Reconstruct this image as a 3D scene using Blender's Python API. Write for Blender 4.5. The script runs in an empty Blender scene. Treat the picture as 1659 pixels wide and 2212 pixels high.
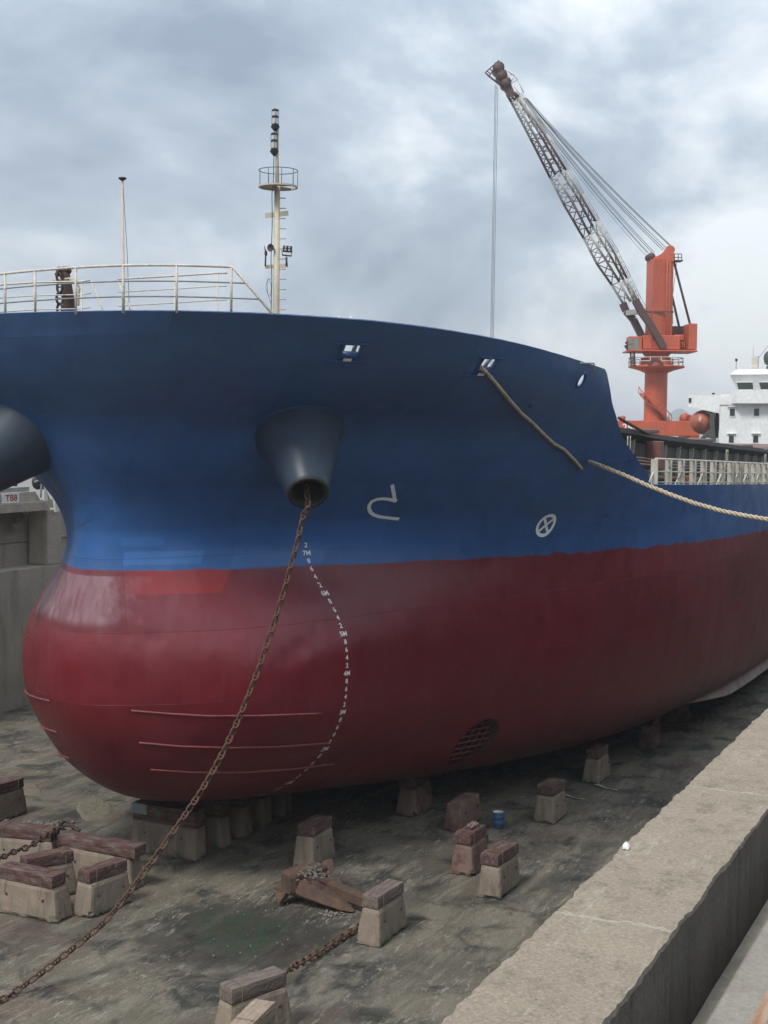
import bpy, bmesh, math, random
import numpy as np
from mathutils import Vector, Matrix, Euler, noise
from mathutils.bvhtree import BVHTree
random.seed(7); np.random.seed(7)
R = math.radians
# ------------------------------------------------------------------ camera
# x runs aft along the ship, y to starboard, z up with the keel at 0; the camera stands on the quay
F_PX, CX, CY = 3000.0, 829.5, 1106.0
PITCH, ROLL, TH, EYE = R(3.45), R(0.6), R(25.6), 10.2
d_h = Vector((math.cos(TH), math.sin(TH), 0)); r_h = Vector((math.sin(TH), -math.cos(TH), 0)); UPV = Vector((0, 0, 1))
fw = d_h * math.cos(PITCH) - UPV * math.sin(PITCH); u0 = d_h * math.sin(PITCH) + UPV * math.cos(PITCH)
cr_ = r_h * math.cos(ROLL) + u0 * math.sin(ROLL); cu_ = -r_h * math.sin(ROLL) + u0 * math.cos(ROLL)
CAM = Vector((0, 0, EYE))
sc = bpy.context.scene
cd = bpy.data.cameras.new('camera'); cam = bpy.data.objects.new('camera', cd); sc.collection.objects.link(cam)
mw = Matrix((cr_, cu_, -fw)).transposed().to_4x4(); mw.translation = CAM; cam.matrix_world = mw
cd.sensor_fit = 'HORIZONTAL'; cd.sensor_width = 36; cd.lens = 36 * F_PX / 1659; cd.clip_start = .05; cd.clip_end = 20000
sc.camera = cam
# ------------------------------------------------------------------ sky, sun, exposure
SUN_EL, SUN_AZ = R(52), R(168)      # direction the light comes from, measured from +x towards +y
w = bpy.data.worlds.new('World'); sc.world = w; w.use_nodes = True
nt = w.node_tree; N = nt.nodes; L = nt.links; N.clear()
def wn(t, **k):
    n = N.new(t)
    for a, b in k.items(): setattr(n, a, b)
    return n
out = wn('ShaderNodeOutputWorld'); bg = wn('ShaderNodeBackground'); bg.inputs[1].default_value = .14
sky = wn('ShaderNodeTexSky', sky_type='NISHITA', sun_disc=False, sun_elevation=SUN_EL, sun_rotation=math.pi / 2 - SUN_AZ)
sky.air_density = 1.0; sky.dust_density = 2.0
tc = wn('ShaderNodeTexCoord'); mp = wn('ShaderNodeMapping'); mp.inputs['Scale'].default_value = (3.2, 3.2, 5.4); mp.inputs['Location'].default_value = (.35, 1.7, .9)
n1 = wn('ShaderNodeTexNoise'); n1.inputs['Scale'].default_value = .95; n1.inputs['Detail'].default_value = 8; n1.inputs['Roughness'].default_value = .54; n1.inputs['Distortion'].default_value = .25
cr = wn('ShaderNodeValToRGB')
cr.color_ramp.elements[0].position = .39; cr.color_ramp.elements[0].color = (1.5, 1.82, 2.28, 1)
cr.color_ramp.elements[1].position = .61; cr.color_ramp.elements[1].color = (4.6, 4.85, 5.0, 1)
e = cr.color_ramp.elements.new(.5); e.color = (2.45, 2.84, 3.3, 1)
mx = wn('ShaderNodeMixRGB'); mx.inputs[0].default_value = .94
sepz = wn('ShaderNodeSeparateXYZ'); L.new(tc.outputs['Generated'], sepz.inputs[0])      # overcast sky: brighter overhead than at the horizon
gz = wn('ShaderNodeMath', operation='MULTIPLY_ADD'); gz.inputs[1].default_value = 1.3; gz.inputs[2].default_value = .88; gz.use_clamp = False; L.new(sepz.outputs[2], gz.inputs[0])
gm = wn('ShaderNodeMath', operation='MAXIMUM'); gm.inputs[1].default_value = .88; L.new(gz.outputs[0], gm.inputs[0])
cm_ = wn('ShaderNodeVectorMath', operation='SCALE'); L.new(cr.outputs[0], cm_.inputs[0]); L.new(gm.outputs[0], cm_.inputs['Scale'])
L.new(tc.outputs['Generated'], mp.inputs[0]); L.new(mp.outputs[0], n1.inputs['Vector']); L.new(n1.outputs[0], cr.inputs[0])
L.new(sky.outputs[0], mx.inputs[1]); L.new(cm_.outputs[0], mx.inputs[2]); L.new(mx.outputs[0], bg.inputs[0]); L.new(bg.outputs[0], out.inputs[0])
sd = bpy.data.lights.new('sun', 'SUN'); sd.energy = 1.9; sd.angle = R(15); sd.color = (1, .96, .9)
so = bpy.data.objects.new('sun', sd); sc.collection.objects.link(so)
sv = Vector((math.cos(SUN_EL) * math.cos(SUN_AZ), math.cos(SUN_EL) * math.sin(SUN_AZ), math.sin(SUN_EL)))
so.rotation_euler = sv.to_track_quat('Z', 'Y').to_euler(); so.location = (0, 0, 60)
vs = sc.view_settings; vs.view_transform = 'Standard'; vs.look = 'None'; vs.exposure = .5; vs.gamma = 1; vs.use_curve_mapping = False
sc.cycles.max_bounces = 6; sc.cycles.diffuse_bounces = 3; sc.cycles.glossy_bounces = 3
# ------------------------------------------------------------------ helpers
COL = sc.collection
WM = {}
def ray(u, v): return (fw + cr_ * ((u - CX) / F_PX) - cu_ * ((v - CY) / F_PX))
def at_z(u, v, z): k = ray(u, v); return CAM + k * ((z - EYE) / k.z)
def at_y(u, v, y): k = ray(u, v); return CAM + k * (y / k.y)
def at_x(u, v, x): k = ray(u, v); return CAM + k * (x / k.x)
def at_plane(u, v, P, n): k = ray(u, v); return CAM + k * ((Vector(P) - CAM).dot(n) / k.dot(n))
def at_d(u, v, D): k = ray(u, v); return CAM + k * (D / k.dot(d_h))
class MB:
    def __init__(s): s.v = []; s.f = []; s.sm = []
    def add(s, vs_, fs, smooth=False):
        o = len(s.v); s.v += [tuple(p) for p in vs_]
        for f in fs: s.f.append(tuple(i + o for i in f)); s.sm.append(smooth)
        return s
    def box(s, c, size, rot=None, bev=0.0):
        x, y, z = [a / 2 for a in size]; M = rot.to_matrix() if isinstance(rot, Euler) else (rot or Matrix.Identity(3)); c = Vector(c)
        if bev > 0:
            b = min(bev, x * .45, y * .45, z * .45); vs_ = []
            for zz, o in ((-z, b), (-z + b, 0), (z - b, 0), (z, b)):
                X, Y = x - o, y - o; q = b
                for px, py in ((-X + q, -Y), (X - q, -Y), (X, -Y + q), (X, Y - q), (X - q, Y), (-X + q, Y), (-X, Y - q), (-X, -Y + q)): vs_.append(c + M @ Vector((px, py, zz)))
            fs = [tuple(range(7, -1, -1)), tuple(range(24, 32))]
            for l in range(3):
                for i in range(8): j = (i + 1) % 8; fs.append((l * 8 + i, l * 8 + j, l * 8 + 8 + j, l * 8 + 8 + i))
            return s.add(vs_, fs)
        vs_ = [c + M @ Vector((sx * x, sy * y, sz * z)) for sz in (-1, 1) for sy in (-1, 1) for sx in (-1, 1)]
        return s.add(vs_, [(0, 2, 3, 1), (4, 5, 7, 6), (0, 1, 5, 4), (2, 6, 7, 3), (0, 4, 6, 2), (1, 3, 7, 5)])
    def bar(s, a, b, wd, ht, upv=None):
        a = Vector(a); b = Vector(b); z = (b - a); ln = z.length
        if ln < 1e-6: return s
        z /= ln; up = Vector(upv) if upv is not None else (Vector((0, 0, 1)) if abs(z.z) < .95 else Vector((1, 0, 0)))
        x = up.cross(z).normalized(); y = z.cross(x)
        return s.box((a + b) / 2, (wd, ht, ln), Matrix((x, y, z)).transposed())
    def tube(s, pts, rad, n=8, caps=True, smooth=True):
        pts = [Vector(p) for p in pts]; m = len(pts); rs = rad if hasattr(rad, '__len__') else [rad] * m
        vs_ = []; prev = None
        for i, p in enumerate(pts):
            t = (pts[min(i + 1, m - 1)] - pts[max(i - 1, 0)]).normalized()
            if prev is None:
                up = Vector((0, 0, 1)) if abs(t.z) < .9 else Vector((1, 0, 0)); x = up.cross(t).normalized()
            else: x = (prev - t * prev.dot(t)).normalized()
            prev = x; y = t.cross(x)
            for k in range(n): a = 2 * math.pi * k / n; vs_.append(p + (x * math.cos(a) + y * math.sin(a)) * rs[i])
        fs = []
        for i in range(m - 1):
            for k in range(n): j = (k + 1) % n; fs.append((i * n + k, i * n + j, i * n + n + j, i * n + n + k))
        s.add(vs_, fs, smooth)
        if caps: o = len(s.v) - len(vs_); s.f.append(tuple(o + k for k in range(n - 1, -1, -1))); s.f.append(tuple(o + (m - 1) * n + k for k in range(n))); s.sm += [False, False]
        return s
    def lathe(s, prof, c=(0, 0, 0), n=24, M=None, smooth=True, a0=0, a1=2 * math.pi):
        c = Vector(c); M = M or Matrix.Identity(3); full = abs(a1 - a0 - 2 * math.pi) < 1e-6; nn = n if full else n + 1; vs_ = []
        for r, z in prof:
            for k in range(nn): a = a0 + (a1 - a0) * k / n; vs_.append(c + M @ Vector((r * math.cos(a), r * math.sin(a), z)))
        fs = []
        for i in range(len(prof) - 1):
            for k in range(n): j = (k + 1) % nn; fs.append((i * nn + k, i * nn + j, i * nn + nn + j, i * nn + nn + k))
        return s.add(vs_, fs, smooth)
    def prism(s, poly, h0, h1, M=None, c=(0, 0, 0)):
        M = M or Matrix.Identity(3); c = Vector(c); n = len(poly)
        vs_ = [c + M @ Vector((x, y, h)) for h in (h0, h1) for x, y in poly]
        return s.add(vs_, [tuple(range(n - 1, -1, -1)), tuple(range(n, 2 * n))] + [(i, (i + 1) % n, n + (i + 1) % n, n + i) for i in range(n)])
    def quad(s, a, b, c, d): return s.add([a, b, c, d], [(0, 1, 2, 3)])
    def mesh(s, name):
        me = bpy.data.meshes.new(name); me.from_pydata(s.v, [], s.f); me.update()
        me.polygons.foreach_set('use_smooth', s.sm); return me
def world_of(o): return WM.get(o.name, Matrix.Identity(4))
def tag(o, label=None, cat=None, group=None, kind=None):
    for k, v in (('label', label), ('category', cat), ('group', group), ('kind', kind)):
        if v: o[k] = v
    return o
def add(name, mb, mat=None, parent=None, local=False):
    me = mb.mesh(name) if isinstance(mb, MB) else mb
    o = bpy.data.objects.new(name, me); COL.objects.link(o)
    if mat and not len(me.materials): me.materials.append(mat)
    if parent is not None:
        o.parent = parent
        if not local: o.matrix_parent_inverse = world_of(parent).inverted(); WM[o.name] = Matrix.Identity(4)
        else: WM[o.name] = world_of(parent).copy()
    else: WM[o.name] = Matrix.Identity(4)
    return o
def empty(name, loc, rz=0.0, label=None, cat=None, group=None):
    o = bpy.data.objects.new(name, None); COL.objects.link(o); o.location = loc; o.rotation_euler = (0, 0, rz); o.empty_display_size = .3
    WM[o.name] = Matrix.Translation(Vector(loc)) @ Matrix.Rotation(rz, 4, 'Z')
    return tag(o, label, cat, group)
def to_tube_mesh(pts_list, r, n=6):
    m = MB()
    for p in pts_list: m.tube(p, r, n)
    return m
# ------------------------------------------------------------------ materials
def newmat(name):
    m = bpy.data.materials.new(name); m.use_nodes = True; t = m.node_tree; b = t.nodes['Principled BSDF']; return m, t, b
def nd(t, typ, **k):
    n = t.nodes.new(typ)
    for a, v in k.items(): setattr(n, a, v)
    return n
def noise_n(t, vec, scale, detail=5, rough=.55, dist=0):
    n = nd(t, 'ShaderNodeTexNoise'); n.inputs['Scale'].default_value = scale; n.inputs['Detail'].default_value = detail; n.inputs['Roughness'].default_value = rough; n.inputs['Distortion'].default_value = dist
    if vec is not None: t.links.new(vec, n.inputs['Vector'])
    return n.outputs[0]
def ramp(t, val, stops):
    n = nd(t, 'ShaderNodeValToRGB'); els = n.color_ramp.elements
    while len(els) < len(stops): els.new(.5)
    for e_, (p, c) in zip(els, stops):
        c = tuple(c) if hasattr(c, '__len__') else (c, c, c)
        e_.position = p; e_.color = c[:3] + (1.0,)
    t.links.new(val, n.inputs[0]); return n.outputs[0]
def mix(t, f, a, b, mode='MIX'):
    n = nd(t, 'ShaderNodeMixRGB', blend_type=mode)
    for i, x in ((0, f), (1, a), (2, b)):
        if isinstance(x, (int, float)): n.inputs[i].default_value = x
        elif isinstance(x, tuple): n.inputs[i].default_value = x if len(x) == 4 else x + (1,)
        else: t.links.new(x, n.inputs[i])
    return n.outputs[0]
def mth(t, op, a, b=None, c=None, clamp=False):
    n = nd(t, 'ShaderNodeMath', operation=op); n.use_clamp = clamp
    for i, x in enumerate((a, b, c)):
        if x is None: continue
        if isinstance(x, (int, float)): n.inputs[i].default_value = x
        else: t.links.new(x, n.inputs[i])
    return n.outputs[0]
def sstep(t, val, a, b):
    n = nd(t, 'ShaderNodeMapRange', interpolation_type='SMOOTHSTEP'); n.inputs[1].default_value = a; n.inputs[2].default_value = b; t.links.new(val, n.inputs[0]); return n.outputs[0]
def objco(t): return nd(t, 'ShaderNodeTexCoord').outputs['Object']
def scaled(t, vec, s):
    n = nd(t, 'ShaderNodeMapping'); n.inputs['Scale'].default_value = s; t.links.new(vec, n.inputs[0]); return n.outputs[0]
def bump(t, b, h, strength=.4, dist=.02):
    n = nd(t, 'ShaderNodeBump'); n.inputs['Strength'].default_value = strength; n.inputs['Distance'].default_value = dist
    t.links.new(h, n.inputs['Height']); t.links.new(n.outputs[0], b.inputs['Normal']); return n
def simple(name, c, c2=None, scale=3.0, rough=.6, metal=0, bmp=.2, bd=.01, contrast=(.35, .7), detail=6, third=None, stretch=None):
    """two-tone weathered surface: colour c broken by c2 in noise patches, third in finer specks"""
    m, t, b = newmat(name); v = objco(t)
    if stretch: v = scaled(t, v, stretch)
    n1_ = noise_n(t, v, scale, detail); c2 = c2 or tuple(x * .75 for x in c)
    col = ramp(t, n1_, [(contrast[0], c), (contrast[1], c2)])
    n2 = noise_n(t, v, scale * 7, 6, .65)
    col = mix(t, .35, col, ramp(t, n2, [(.3, (.55, .55, .55)), (.7, (1.25, 1.25, 1.25))]), 'MULTIPLY')
    if third: col = mix(t, ramp(t, noise_n(t, v, scale * 2.3, 7, .7), [(.56, 0.0), (.66, 1.0)]), col, third)
    t.links.new(col, b.inputs['Base Color']); b.inputs['Roughness'].default_value = rough; b.inputs['Metallic'].default_value = metal
    rr = mth(t, 'MULTIPLY_ADD', n2, .25, rough - .12); t.links.new(rr, b.inputs['Roughness'])
    if bmp: bump(t, b, mth(t, 'ADD', n2, n1_), bmp, bd)
    return m
M = {}
def hull_material():
    m, t, b = newmat('hull_paint'); v = objco(t); sx = nd(t, 'ShaderNodeSeparateXYZ'); t.links.new(v, sx.inputs[0]); X, Y, Z = sx.outputs
    big = noise_n(t, scaled(t, v, (.35, .35, .5)), 1.0, 4); mid = noise_n(t, v, 1.3, 6, .6); fine = noise_n(t, v, 9, 6, .65); streak = noise_n(t, scaled(t, v, (2.2, 2.2, .25)), 2.0, 5, .6)
    # edge of the blue topside paint: uneven roller line, lower going aft
    edge = mth(t, 'MULTIPLY_ADD', X, -.016, 7.18)
    brk = mth(t, 'MULTIPLY', mth(t, 'SUBTRACT', noise_n(t, scaled(t, v, (1.0, .3, .1)), 1.6, 5, .6), .5), .42)
    aft = sstep(t, X, 33.5, 41.0)
    brk = mth(t, 'MULTIPLY', brk, mth(t, 'MULTIPLY_ADD', aft, 1.0, .3))
    blue_f = sstep(t, mth(t, 'SUBTRACT', Z, mth(t, 'ADD', edge, brk)), -.035, .035)
    blue = mix(t, ramp(t, mid, [(.35, 0.0), (.7, 1.0)]), (.020, .074, .205), (.027, .090, .245))
    blue = mix(t, mth(t, 'MULTIPLY', sstep(t, mth(t, 'ADD', Z, mth(t, 'MULTIPLY', mth(t, 'SUBTRACT', big, .5), 3.0)), 8.8, 12.2), .6), blue, (.062, .118, .235))  # lighter greyer blue towards the top: sky sheen put into the paint colour
    blue = mix(t, mth(t, 'MULTIPLY', ramp(t, streak, [(.5, 0.0), (.75, 1.0)]), .25), blue, (.06, .085, .13))
    # fresh lighter blue coat in a band above the line
    fresh = mth(t, 'MULTIPLY', sstep(t, mth(t, 'SUBTRACT', Z, mth(t, 'MULTIPLY', mth(t, 'SUBTRACT', X, 27.0), .045)), 7.75, 7.5), sstep(t, X, 36.5, 32.5))
    blue = mix(t, mth(t, 'MULTIPLY', fresh, .6), blue, (.030, .118, .34))
    for (y0_, y1_, z0_, z1_, k_) in ((18.55, 19.95, 6.85, 7.2, .4), (16.75, 18.1, 6.72, 7.12, .28), (19.2, 20.0, 7.3, 7.55, .2)):
        wy = mth(t, 'ADD', Y, mth(t, 'MULTIPLY', mth(t, 'SUBTRACT', mid, .5), .12)); rc_ = mth(t, 'MULTIPLY', mth(t, 'MULTIPLY', sstep(t, wy, y0_, y0_ + .02), sstep(t, wy, y1_, y1_ - .02)), mth(t, 'MULTIPLY', sstep(t, Z, z0_, z0_ + .02), sstep(t, Z, z1_, z1_ - .03)))
        blue = mix(t, mth(t, 'MULTIPLY', rc_, k_), blue, (.06, .20, .50))
    red = mix(t, ramp(t, mid, [(.3, 0.0), (.7, 1.0)]), (.125, .006, .012), (.165, .010, .018))
    red = mix(t, mth(t, 'MULTIPLY', ramp(t, big, [(.38, 0.0), (.62, 1.0)]), .5), red, (.135, .018, .026))
    red = mix(t, mth(t, 'MULTIPLY', sstep(t, X, 39.0, 52.0), .45), red, (.115, .030, .032))
    red = mix(t, mth(t, 'MULTIPLY', ramp(t, streak, [(.55, 0.0), (.8, 1.0)]), .3), red, (.15, .06, .058))
    # pale overspray on the top of the bulb near the stem, hard edged where it was masked
    ssum = mth(t, 'ADD', mth(t, 'MULTIPLY', mth(t, 'SUBTRACT', noise_n(t, scaled(t, v, (1, 1, .3)), 2.2, 6, .7), .5), .5), X)
    ov = mth(t, 'MULTIPLY', mth(t, 'MULTIPLY', sstep(t, ssum, 28.4, 28.0), sstep(t, mth(t, 'ADD', Y, mth(t, 'MULTIPLY', mth(t, 'SUBTRACT', noise_n(t, scaled(t, v, (1, 1, 1)), 1.6, 6, .7), .5), 2.4)), 19.3, 20.4)), mth(t, 'MULTIPLY', sstep(t, Z, 5.35, 5.6), sstep(t, mth(t, 'SUBTRACT', Z, mth(t, 'MULTIPLY', mid, .0)), 6.62, 6.58)))
    red = mix(t, mth(t, 'MULTIPLY', ov, ramp(t, streak, [(.3, .2), (.6, .75)])), red, (.36, .24, .275))
    # overspray cloud further back
    cl = mth(t, 'MULTIPLY', mth(t, 'MULTIPLY', sstep(t, Z, 4.2, 6.3), sstep(t, X, 36.0, 29.0)), ramp(t, big, [(.3, .25), (.65, .75)]))
    red = mix(t, mth(t, 'MULTIPLY', cl, .55), red, (.21, .075, .088))
    # bright new red patch under the line
    pt = mth(t, 'MULTIPLY', mth(t, 'MULTIPLY', sstep(t, Z, 6.16, 6.19), sstep(t, Y, 18.05, 18.08)), mth(t, 'MULTIPLY', sstep(t, Y, 20.2, 19.3), sstep(t, X, 31, 30.8)))
    red = mix(t, mth(t, 'MULTIPLY', pt, .6), red, (.30, .030, .030))
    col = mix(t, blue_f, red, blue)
    # individual shell plates: each takes the paint a little differently, welded butts between them
    cx_ = mth(t, 'SUBTRACT', X, mth(t, 'MULTIPLY', Y, .8)); cv = nd(t, 'ShaderNodeCombineXYZ'); t.links.new(cx_, cv.inputs[0]); t.links.new(mth(t, 'ADD', Z, mth(t, 'MULTIPLY', cx_, -.012)), cv.inputs[1])
    bk_ = nd(t, 'ShaderNodeTexBrick'); bk_.offset = .37; t.links.new(cv.outputs[0], bk_.inputs['Vector']); bk_.inputs['Scale'].default_value = 1; bk_.inputs['Brick Width'].default_value = 5.6; bk_.inputs['Row Height'].default_value = 1.72; bk_.inputs['Mortar Size'].default_value = .009; bk_.inputs['Mortar Smooth'].default_value = .6
    bk_.inputs['Color1'].default_value = (.84, .84, .84, 1); bk_.inputs['Color2'].default_value = (1.14, 1.14, 1.14, 1); bk_.inputs['Mortar'].default_value = (.8, .8, .8, 1)
    col = mix(t, .85, col, bk_.outputs['Color'], 'MULTIPLY')
    scr = noise_n(t, scaled(t, v, (.35, .35, 9)), 3.2, 6, .7); blue_s = mth(t, 'MULTIPLY', mth(t, 'MULTIPLY', ramp(t, scr, [(.66, 0.0), (.70, 1.0)]), blue_f), .35); col = mix(t, blue_s, col, (.12, .19, .33))
    col = mix(t, .22, col, ramp(t, fine, [(.3, (.7, .7, .7)), (.7, (1.2, 1.2, 1.2))]), 'MULTIPLY')
    t.links.new(col, b.inputs['Base Color'])
    t.links.new(mth(t, 'MULTIPLY_ADD', mid, .22, .30), b.inputs['Roughness']); b.inputs['Specular IOR Level'].default_value = .45
    # plate seams (fine relief) plus slight hungry-horse waviness of the plating
    def line(c, pos, wd): return mth(t, 'SUBTRACT', 1.0, mth(t, 'DIVIDE', mth(t, 'ABSOLUTE', mth(t, 'SUBTRACT', c, pos)), wd), clamp=True)
    wob = mth(t, 'MULTIPLY', mth(t, 'SUBTRACT', big, .5), .15); Zw = mth(t, 'ADD', Z, mth(t, 'ADD', wob, mth(t, 'MULTIPLY', X, -.012)))
    seams = None
    for zz in (1.05, 2.75, 4.75, 6.55, 8.1, 9.6):
        l_ = line(Zw, zz, .018); seams = l_ if seams is None else mth(t, 'MAXIMUM', seams, l_)
    fr = mth(t, 'FRACT', mth(t, 'DIVIDE', X, 7.3)); seams = mth(t, 'MAXIMUM', seams, mth(t, 'MULTIPLY', line(fr, .5, .0022), .6))
    wav = noise_n(t, scaled(t, v, (1.1, 1.1, .8)), 1.0, 2, .4)
    seams = mth(t, 'MAXIMUM', mth(t, 'MULTIPLY', seams, .3), bk_.outputs['Fac'])
    h = mth(t, 'ADD', mth(t, 'MULTIPLY', seams, .0045), mth(t, 'ADD', mth(t, 'MULTIPLY', wav, .09), mth(t, 'MULTIPLY', fine, .0012)))
    bump(t, b, h, 1.0, 1.0)
    return m
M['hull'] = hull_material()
M['blue'] = simple('blue_paint', (.022, .062, .165), (.035, .085, .20), 4, .45)
M['red_paint'] = simple('red_paint', (.20, .03, .03), (.15, .02, .02), 4, .4)
M['tunnel'] = simple('tunnel_shade', (.03, .014, .014), (.05, .018, .018), 4, .7)  # near-black inside: the shade of the tunnel put into its colour
M['red_worn'] = simple('worn_red_paint', (.23, .055, .052), (.16, .025, .027), 6, .5)
M['bell'] = simple('bell_plate', (.030, .050, .080), (.022, .036, .058), 2.5, .42, 0, .15, third=(.04, .042, .042))
M['bell_in'] = simple('bell_inside', (.012, .014, .015), (.022, .022, .02), 5, .55)
M['ship_white'] = simple('superstructure_white', (.78, .78, .77), (.70, .70, .69), .4, .5, 0, 0)
M['white'] = simple('white_paint', (.75, .75, .72), (.62, .61, .57), 5, .5, 0, .05)
M['mark'] = simple('mark_paint', (.80, .80, .78), (.7, .7, .68), 12, .6, 0, 0)
M['rail'] = simple('rail_paint', (.62, .58, .50), (.50, .44, .36), 8, .55, 0, .1, third=(.25, .11, .05))
M['rail_dark'] = simple('rail_silhouette', (.16, .17, .18), (.28, .26, .23), 5, .55)  # lower rails: dark silhouette against the sky put into the colour
M['mast'] = simple('mast_paint', (.55, .48, .36), (.45, .38, .28), 3, .55, 0, .1)
M['black'] = simple('black_iron', (.025, .024, .024), (.045, .035, .03), 12, .6)
M['rust'] = simple('rust', (.16, .065, .03), (.07, .04, .03), 9, .85, 0, .5, .01, third=(.05, .045, .042))
M['rustdark'] = simple('dark_rust', (.045, .025, .02), (.08, .045, .03), 9, .8, 0, .5, .01)
M['chain'] = simple('chain_rust', (.115, .055, .033), (.06, .036, .027), 14, .85, 0, .6, .008, third=(.19, .10, .055))
M['anchor_r'] = simple('anchor_rust', (.125, .068, .042), (.065, .045, .036), 4, .9, 0, .7, .02, third=(.07, .065, .065))
M['orange'] = simple('crane_orange', (.52, .105, .045), (.43, .085, .04), .5, .5, 0, 0, stretch=(1, 1, .3))
M['jib_dark'] = simple('jib_brown', (.095, .045, .038), (.07, .035, .03), 1, .6, 0, 0)
M['jib_white'] = simple('jib_white', (.42, .41, .385), (.30, .29, .27), .8, .6, 0, 0, third=(.22, .15, .12))
M['glass'] = simple('window_glass', (.02, .03, .03), (.035, .05, .05), 1, .12, 0, 0)
M['wire'] = simple('wire_rope', (.12, .12, .125), (.09, .09, .09), 1, .6, 0, 0)
M['rope'] = simple('mooring_rope', (.50, .42, .30), (.38, .31, .22), 6, .9, 0, .6, .01)
M['coam'] = simple('coaming_paint', (.045, .052, .048), (.05, .04, .034), 1.2, .6, 0, .1, third=(.08, .045, .035))
M['dkgreen'] = simple('deck_green', (.035, .07, .05), (.08, .06, .05), 1.5, .65)
M['stay'] = simple('coaming_stay_paint', (.50, .50, .42), (.36, .33, .27), 2, .6, third=(.2, .1, .06))
M['pipe'] = simple('pipe_rust', (.24, .13, .10), (.15, .09, .075), 2, .6)
M['coam_red'] = simple('locker_red', (.20, .07, .055), (.14, .06, .05), 2, .6)
M['lifeboat'] = simple('lifeboat_orange', (.36, .105, .06), (.28, .085, .055), 1, .35, 0, 0)
M['rags'] = simple('rags', (.30, .22, .20), (.16, .08, .075), 20, .9, 0, .5)
M['drum'] = simple('drum_blue', (.045, .13, .26), (.04, .10, .2), 8, .5)
M['tape'] = simple('tape', (.34, .40, .24), (.26, .32, .2), 6, .6, 0, 0)
M['steelgrey'] = simple('grey_paint', (.28, .30, .30), (.2, .21, .21), 2, .55)
def concrete(name, c, c2, dark, scale=1.2, speck=60, bmp=.6, stain=None, vstreak=False, green=0.0, zoff=-1.3, red=0.0, coarse=.01, grains=False):
    m, t, b = newmat(name); v = objco(t); geo = nd(t, 'ShaderNodeNewGeometry'); wp = geo.outputs['Position']
    a = noise_n(t, wp, scale, 7, .6); f = noise_n(t, wp, speck, 5, .7); s2 = noise_n(t, scaled(t, wp, (1, 1, .15) if vstreak else (1, 1, 1)), scale * 2.6, 7, .65)
    col = ramp(t, a, [(.3, c), (.7, c2)])
    col = mix(t, ramp(t, s2, [(.5, 0.0), (.72, .85)]), col, dark)
    if red: col = mix(t, mth(t, 'MULTIPLY', ramp(t, noise_n(t, wp, 1.7, 5, .6), [(.5, 0.0), (.62, 1.0)]), red), col, (.12, .045, .042))
    if green:
        sp = nd(t, 'ShaderNodeSeparateXYZ'); t.links.new(wp, sp.inputs[0])
        g = mth(t, 'MULTIPLY', sstep(t, sp.outputs[2], zoff + .35, zoff + .05), ramp(t, noise_n(t, wp, 2.2, 5, .7), [(.50, 0.0), (.64, green)])); col = mix(t, g, col, (.05, .12, .07))
    col = mix(t, .45, col, ramp(t, f, [(.3, (.55, .55, .55)), (.7, (1.35, 1.35, 1.35))]), 'MULTIPLY')
    if grains:      # exposed aggregate, pits, pale scuffs and two shrinkage cracks across the coping
        g1 = noise_n(t, scaled(t, wp, (1, .8, 1)), 40, 6, .8); col = mix(t, ramp(t, g1, [(.52, 0.0), (.62, .6)]), col, (.45, .39, .295)); col = mix(t, ramp(t, g1, [(.36, .6), (.44, 0.0)]), col, (.17, .14, .11)); g2 = noise_n(t, wp, 27, 3, .6); col = mix(t, ramp(t, g2, [(.24, 1.0), (.33, 0.0)]), col, (.055, .05, .045))
        g3 = noise_n(t, scaled(t, wp, (.5, 2.2, 1)), 2.6, 7, .75); col = mix(t, ramp(t, g3, [(.57, 0.0), (.68, .6)]), col, (.44, .40, .32))
        sp2 = nd(t, 'ShaderNodeSeparateXYZ'); t.links.new(wp, sp2.inputs[0]); wig = mth(t, 'MULTIPLY', mth(t, 'SUBTRACT', noise_n(t, wp, 3.0, 6, .7), .5), .35)
        for x0_ in (8.15, 11.6, 15.9):
            lw = mth(t, 'SUBTRACT', 1.0, mth(t, 'DIVIDE', mth(t, 'ABSOLUTE', mth(t, 'SUBTRACT', mth(t, 'ADD', sp2.outputs[0], wig), x0_)), .022), clamp=True); col = mix(t, mth(t, 'MULTIPLY', lw, .7), col, (.47, .44, .37))
    t.links.new(col, b.inputs['Base Color']); b.inputs['Roughness'].default_value = .9; b.inputs['Specular IOR Level'].default_value = .25
    cn = noise_n(t, wp, speck * .35, 6, .7)
    bump(t, b, mth(t, 'ADD', mth(t, 'MULTIPLY', f, .4), cn), bmp, coarse)
    return m
M['block'] = concrete('block_concrete', (.265, .215, .165), (.205, .165, .128), (.125, .095, .078), 1.6, 40, .8, green=.9, vstreak=True)
M['block_red'] = concrete('block_concrete_red', (.20, .145, .115), (.155, .105, .088), (.105, .042, .04), 1.3, 40, .8, red=.8)
M['wall'] = concrete('wall_concrete', (.43, .385, .315), (.34, .305, .25), (.21, .185, .15), .45, 12, .6, vstreak=True)
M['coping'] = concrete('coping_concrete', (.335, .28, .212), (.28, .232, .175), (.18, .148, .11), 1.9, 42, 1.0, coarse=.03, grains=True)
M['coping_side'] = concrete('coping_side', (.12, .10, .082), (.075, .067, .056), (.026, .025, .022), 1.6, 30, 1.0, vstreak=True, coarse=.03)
M['slab'] = concrete('slab_concrete', (.26, .235, .20), (.22, .195, .165), (.165, .135, .11), .8, 30, .5)
M['rubble'] = concrete('rubble', (.19, .17, .15), (.14, .125, .115), (.09, .08, .075), 6, 40, .8)
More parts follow.
